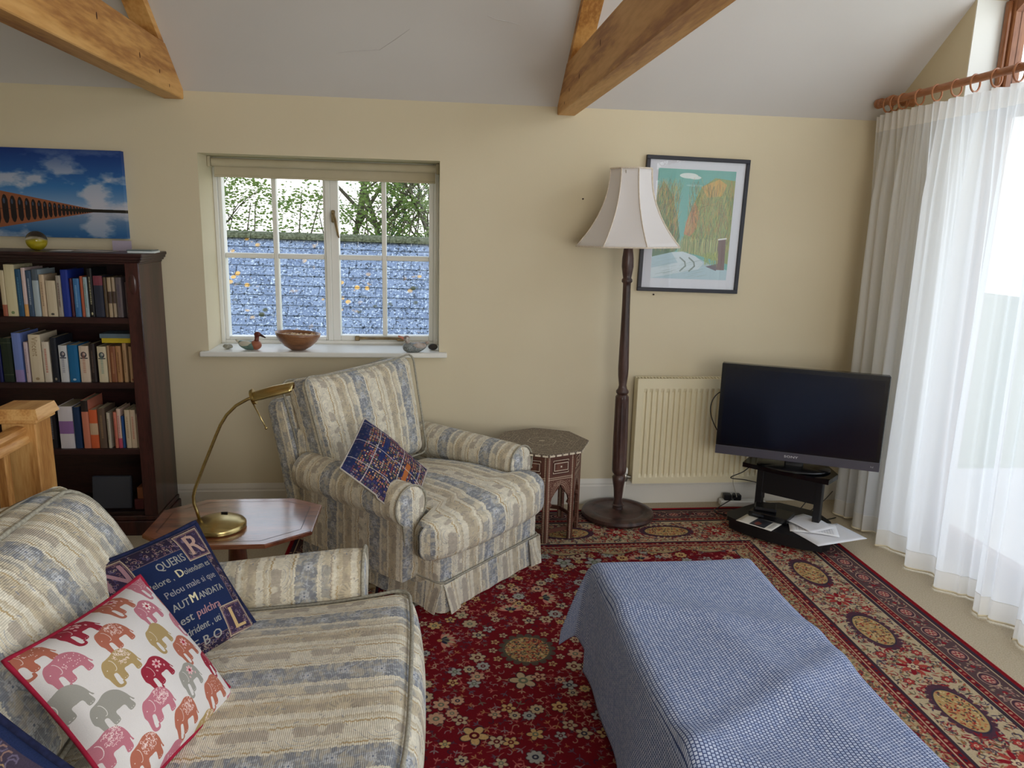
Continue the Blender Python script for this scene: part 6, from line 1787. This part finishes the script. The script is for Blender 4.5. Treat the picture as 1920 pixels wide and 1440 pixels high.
bm = B(); box(bm, -.058, .058, -.06, .06, 0, .009, bevel=.001); obj('case', bm, noisy('case_white', (206, 214, 216), rough=.3), bx, xf=T(-1.325, -.235, 1.3768) @ RZ(.12))
bm = B(); box(bm, -.060, .05, -.055, .055, .0092, .014, bevel=.001); obj('lid', bm, noisy('case_dark', (86, 100, 104), rough=.3), bx, xf=T(-1.325, -.235, 1.3768) @ RZ(.05))

# ================================================================== BANISTER
bn = thing('banister', 'pine newel post with cap and handrail in front of the bookcase', 'banister', (-1.33, -1.4, 0))
nx0, nx1, ny0, ny1 = -1.381, -1.277, -1.45, -1.346
bm = B(); box(bm, nx0, nx1, ny0, ny1, .001, .885, bevel=.003); obj('newel_post', bm, M_pinez, bn)
bm = B(); box(bm, nx0-.012, nx1+.012, ny0-.012, ny1+.012, .876, .892, bevel=.003)
cp = [(nx0-.022, ny0-.022), (nx1+.022, ny0-.022), (nx1+.022, ny1+.022), (nx0-.022, ny1+.022)]
a_, b2 = prism(bm, cp, .892, .926); 
for v in b2: v.co.x += (-.010 if v.co.x > -1.33 else .010); v.co.y += (-.010 if v.co.y > -1.4 else .010)
obj('newel_cap', bm, M_piney, bn)
hp = [(-.032, 0), (-.030, .018), (-.022, .026), (-.026, .040), (-.020, .052), (0, .057), (.020, .052), (.026, .040), (.022, .026), (.030, .018), (.032, 0)]
XZ = Matrix(((1, 0, 0, 0), (0, 0, 1, 0), (0, 1, 0, 0), (0, 0, 0, 1)))
bm = B(); prism(bm, [(x-1.329, z+.812) for x, z in hp], -3.4, ny0-.001, XZ); obj('handrail', bm, M_piney, bn, smooth=True, angle=40)
for k in range(15):
    y = -1.56-k*.12; bm = B(); box(bm, -1.345, -1.313, y-.016, y+.016, .06, .812, bevel=.003); obj('baluster', bm, M_pinez, bn)
bm = B(); box(bm, -1.36, -1.298, -3.4, ny0-.001, .001, .06, bevel=.004); obj('base_rail', bm, M_piney, bn)

# ================================================================== WINDOW SILL THINGS
bw = thing('wooden_bowl', 'round wooden bowl of pale chips in the middle of the sill', 'bowl', (-.682, .035, .872))
def wob(r, z, a): return r*(1+.03*math.cos(2*a+.6)*(z/.09))
bm = B(); prof = [(0, 0), (.034, 0), (.04, .003), (.07, .022), (.097, .05), (.112, .078), (.115, .092), (.110, .093), (.106, .080), (.09, .052), (.06, .026), (0, .018)]
lathe(bm, prof, 40, radfn=wob, xf=T(-.682, .035, .8722) @ S(1, .85, 1) @ RY(.05))
obj('bowl', bm, wood('turned_bowl_wood', ((152, 108, 76), (130, 88, 60), (98, 64, 44)), 'x', 9, .35, 4, .05, coat=.3), bw, smooth=True)
bm = B(); r_ = random.Random(4)
for k in range(110):
    a = r_.uniform(0, 2*PI); R = .088*math.sqrt(r_.random()); c_ = (-.682+R*math.cos(a), .035+.8*R*math.sin(a), .938+r_.uniform(0, .016)); box(bm, -.009, .009, -.006, .006, -.002, .002, xf=T(*c_) @ RZ(r_.uniform(0, 3)) @ RX(r_.uniform(-.7, .7)))
o = obj('potpourri', bm, noisy('pale_wood_chips', (228, 206, 168), (196, 150, 100), 60)); tag(o, 'pale dried petals and chips filling the wooden bowl', 'potpourri', kind='stuff')
def duck(pos, rot, sc, label, body_m, breast_m, head_m, bill_m, tall, wing_m, headup):
    t = thing('duck_ornament', label, 'ornament', pos, rot)
    X = T(*pos) @ RZ(rot) @ S(sc, sc, sc)
    def bod(u, v):
        s = -1+2*u; a = 2*PI*v
        w_ = .034*math.sqrt(max(0, 1-(s*.98)**2))**.8*(1.05 if s > 0 else .92); hh = .028*math.sqrt(max(0, 1-(s*.98)**2))**.7
        zc = .027+(.016*max(0, -s-.3)**1.2)*1.4
        return (s*.068, w_*math.cos(a), max(0.0005, zc+hh*math.sin(a)))
    bm = B(); grid_bm(bm, bod, 18, 18); bmesh.ops.remove_doubles(bm, verts=bm.verts[:], dist=1e-5); obj('body', bm, body_m, t, smooth=True, xf=X)
    bm = B(); sphere(bm, (.036, 0, .030), .036, .034, .030, 16, 10); obj('breast', bm, breast_m, t, smooth=True, xf=X)
    for s in (-1, 1):
        bm = B(); sphere(bm, (-.020, s*.022, .040), .042, .013, .018, 14, 8, None); obj('wing', bm, wing_m, t, smooth=True, xf=X)
    bm = B(); tube(bm, [(.040, 0, .048), (.044, 0, .064), (.046, 0, tall)], [.017, .013, .014], 12); sphere(bm, (.050, 0, tall+.008), .021, .0165, .017, 16, 10); hd = obj('head', bm, head_m, t, smooth=True, xf=X)
    bm = B(); k = math.sin(headup); tube(bm, [(.064, 0, tall+.006), (.080, 0, tall+.004+.016*k), (.098, 0, tall+.034*k)], [.009, .007, .004], 8); obj('bill', bm, bill_m, hd, smooth=True, xf=X)
    bm = B()
    for s in (-1, 1): sphere(bm, (.057, s*.0145, tall+.013), .0028, .0028, .0028, 8, 6)
    obj('eyes', bm, noisy('eye_black', (16, 14, 14), rough=.2), hd, smooth=True, xf=X)
    bm = B(); tube(bm, [(-.055, 0, .044), (-.078, 0, .056), (-.086, 0, .060)], [.012, .008, .003], 8); obj('tail', bm, wing_m, t, smooth=True, xf=X)
m_spk = noisy('speckled_grey', (170, 176, 174), (36, 44, 48), 260, .5, .4, detail=2, stretch=(1, 1, 1))
duck((-.925, .03, .8722), -.12, .86, 'painted wooden duck with rust-red head facing right on the sill', noisy('duck_teal', (120, 148, 138), (96, 124, 116), 20, .5), noisy('duck_rust', (166, 104, 78), (146, 86, 62), 14, .5), noisy('duck_chestnut', (112, 50, 36), (96, 40, 30), 14, .4), noisy('bill_brown', (66, 38, 32)), .088, noisy('duck_cream', (206, 202, 186), (188, 184, 166), 14, .5), -.35)
duck((-.065, -.015, .8722), PI+.25, .92, 'speckled grey duck with raised pink bill at the right of the sill', m_spk, m_spk, noisy('duck_white', (206, 204, 198), (120, 90, 80), 60, .5), noisy('bill_pink', (190, 120, 96), rough=.4), .074, noisy('duck_brownwing', (150, 128, 112), (196, 190, 184), 40, .5), .75)
bm = B(); sphere(bm, (0, 0, .013), .026, .017, .013, 14, 8, T(-1.043, .055, .8720)); 
for v in bm.verts: v.co += Vector((0, 0, .0015*math.sin(v.co.x*200)))
o = obj('pebble', bm, noisy('pale_pebble', (176, 172, 156), (110, 112, 100), 60, .7), smooth=True); tag(o, 'small pale pebble at the left end of the sill', 'pebble')
bm = B(); sphere(bm, (0, 0, .017), .026, .020, .017, 12, 8, T(.030, .06, .8720)); o = obj('stone', bm, noisy('dark_stone', (60, 56, 52), (38, 36, 34), 30, .8), smooth=True); tag(o, 'dark stone behind the speckled duck', 'stone')
# roller blind
rbx = thing('roller_blind', 'rolled-up beige roller blind at the top of the window', 'blind', (-.53, .2, 1.80))
M_bl = noisy('beige_blind', (196, 186, 160), (190, 180, 152), 10, .85, .15)
bm = B(); tube(bm, [(WX0+.020, .178, 1.826), (WX1-.018, .178, 1.826)], .021, 20); obj('roll', bm, M_bl, rbx, smooth=True, angle=50)
bm = B(); box(bm, WX0+.024, WX1-.022, .1985, .201, 1.758, 1.828); box(bm, WX0+.024, WX1-.022, .195, .204, 1.752, 1.764, bevel=.002); obj('fabric', bm, M_bl, rbx)
for x in (WX0+.001, WX1-.017):
    bm = B(); box(bm, x, x+.016, .155, .21, 1.80, 1.854, bevel=.003); obj('bracket', bm, M_bl, rbx)
bm = B(); tube(bm, [(WX1-.012, .162, 1.83), (WX1-.013, .160, 1.3), (WX1-.012, .162, .93), (WX1-.012, .175, .915), (WX1-.012, .188, .93), (WX1-.013, .19, 1.3), (WX1-.012, .188, 1.83)], .0018, 6); obj('chain', bm, noisy('chain_white', (214, 210, 200)), rbx, smooth=True)

# ================================================================== CURTAIN POLE, RINGS, SHEER CURTAIN
cp_ = thing('curtain_pole', 'beech curtain pole with wooden rings above the sheer curtain', 'curtain pole', (2.31, -2.6, 2.205))
bm = B(); tube(bm, [(2.31, -.17, 2.203), (2.31, -5.0, 2.203)], .0165, 20); obj('pole', bm, M_rod, cp_, smooth=True, angle=50)
bm = B(); lathe(bm, [(0, -.052), (.018, -.050), (.024, -.040), (.024, -.026), (.019, -.020), (.0235, -.014), (.0235, -.004), (.017, 0), (.017, .006)], 24, xf=T(2.31, -.165, 2.203) @ RX(PI/2)); obj('finial', bm, M_rod, cp_, smooth=True, angle=40)
for y in (-.245, -2.6, -4.8):
    bm = B(); lathe(bm, [(.022, -.012), (.026, -.008), (.026, .008), (.022, .012)], 24, xf=T(2.31, y, 2.203) @ RX(PI/2)); tube(bm, [(2.31, y, 2.203), (2.37, y, 2.203)], .013, 12); tube(bm, [(2.37, y, 2.203), (XR-.001, y, 2.203)], .026, 16) if abs(y) < .6 else tube(bm, [(2.37, y, 2.203), (XR+.146, y, 2.203)], .014, 12)
    obj('bracket', bm, M_rod, cp_, smooth=True, angle=40)
ringy = [-.215, -.270, -.339, -.464, -.588, -.718, -.834, -.956, -1.077, -1.20, -1.32, -1.45, -1.57, -1.70, -1.82, -1.95, -2.08, -2.2, -2.33, -2.46, -2.58, -2.7, -2.83, -2.96, -3.1, -3.25, -3.4, -3.55]
for i, y in enumerate(ringy):
    tl = .05*math.sin(i*2.3); bm = B(); rr_ = .0350
    tube(bm, [(2.31+rr_*math.cos(t)*math.cos(.35+tl), y+rr_*math.cos(t)*math.sin(.35+tl), 2.203-.0175+rr_*math.sin(t)) for t in np.linspace(0, 2*PI, 28)[:-1]], .0042, 8, closed=True)
    obj('ring', bm, M_rod, cp_, smooth=True)
def voile(name, alpha, trl, dif, tint=(.96, .965, .97)):
    m, nt, b = new_mat(name); N, L = nt.nodes, nt.links; N.remove(b)
    d = N.new('ShaderNodeBsdfDiffuse'); d.inputs[0].default_value = (*tint, 1); t = N.new('ShaderNodeBsdfTranslucent'); t.inputs[0].default_value = (*tint, 1); tr = N.new('ShaderNodeBsdfTransparent')
    m1 = N.new('ShaderNodeMixShader'); m1.inputs[0].default_value = trl; L.new(d.outputs[0], m1.inputs[1]); L.new(t.outputs[0], m1.inputs[2])
    m2 = N.new('ShaderNodeMixShader'); m2.inputs[0].default_value = alpha; L.new(m1.outputs[0], m2.inputs[1]); L.new(tr.outputs[0], m2.inputs[2]); L.new(m2.outputs[0], N['Material Output'].inputs[0])
    return m
M_voile = voile('sheer_voile', .15, .5, .2, (.87, .885, .90)); M_voile2 = voile('voile_doubled', .06, .42, .3, (.93, .92, .90)); M_hem = voile('voile_hem', .10, .42, .3, (.84, .82, .78))
cu = thing('sheer_curtain', 'full-length sheer white curtain over the glazed doors', 'curtain', (2.31, -1.9, 0))
CY0, CY1 = -.13, -3.62
def fold(y, k):
    """k 0 top .. 1 bottom"""
    top = .010*math.sin(y*2*PI/.052)+.004*math.sin(y*2*PI/.021)
    ph = y*2*PI/.21+1.1*math.sin(y*3.1)+.6*math.sin(y*7.3+1)
    big = .040*math.sin(ph)+.014*math.sin(ph*2.0+1.3*math.sin(y*5))+.010*math.sin(y*2*PI/.062+2*k)
    q = k**.6
    return top*(1-q)+big*(.35+.75*q)*min(1, k*5)
def cpt(y, z):
    k = min(1, max(0, (2.15-z)/2.13))
    yy2 = y+.022*math.sin(y*2*PI/.175+1.2)*k-(.03*k if y > -.5 else .03*k)
    return (2.312+fold(y, k)+.006*math.sin(z*3+y*4)*k, yy2, z)
def ctop(y): 
    d = min(abs(y-r) for r in ringy); return 2.150-.010*min(1, d/.06)
def curt(name, za, zb, mat, nz, par, shift=0):
    bm = B(); NUc = 620
    def f(u, v):
        y = CY0+(CY1-CY0)*u; a = ctop(y) if za > 2.1 else za; z = a+(zb-a)*v
        p = cpt(y, z); return (p[0]+shift, p[1], p[2])
    grid_bm(bm, f, NUc, nz)
    return obj(name, bm, mat, par, smooth=True, recalc=False)
body = curt('voile', 2.062, .098, M_voile, 40, cu)
curt('heading_tape', 2.2, 2.062, M_voile2, 5, cu)
hm = curt('hem', .098, .012, M_hem, 5, cu)
bm = B()
ys = np.linspace(CY0, CY1, 620); tube(bm, [cpt(y, .014) for y in ys], .0045, 5); obj('hem_edge', bm, noisy('hem_cream', (226, 214, 184)), cu, smooth=True)
bm = B(); tube(bm, [cpt(y, .098) for y in ys], .0012, 4); obj('hem_stitching', bm, noisy('stitch_white', (236, 236, 232)), cu, smooth=True)
# specks of fluff on the carpet near the curtain
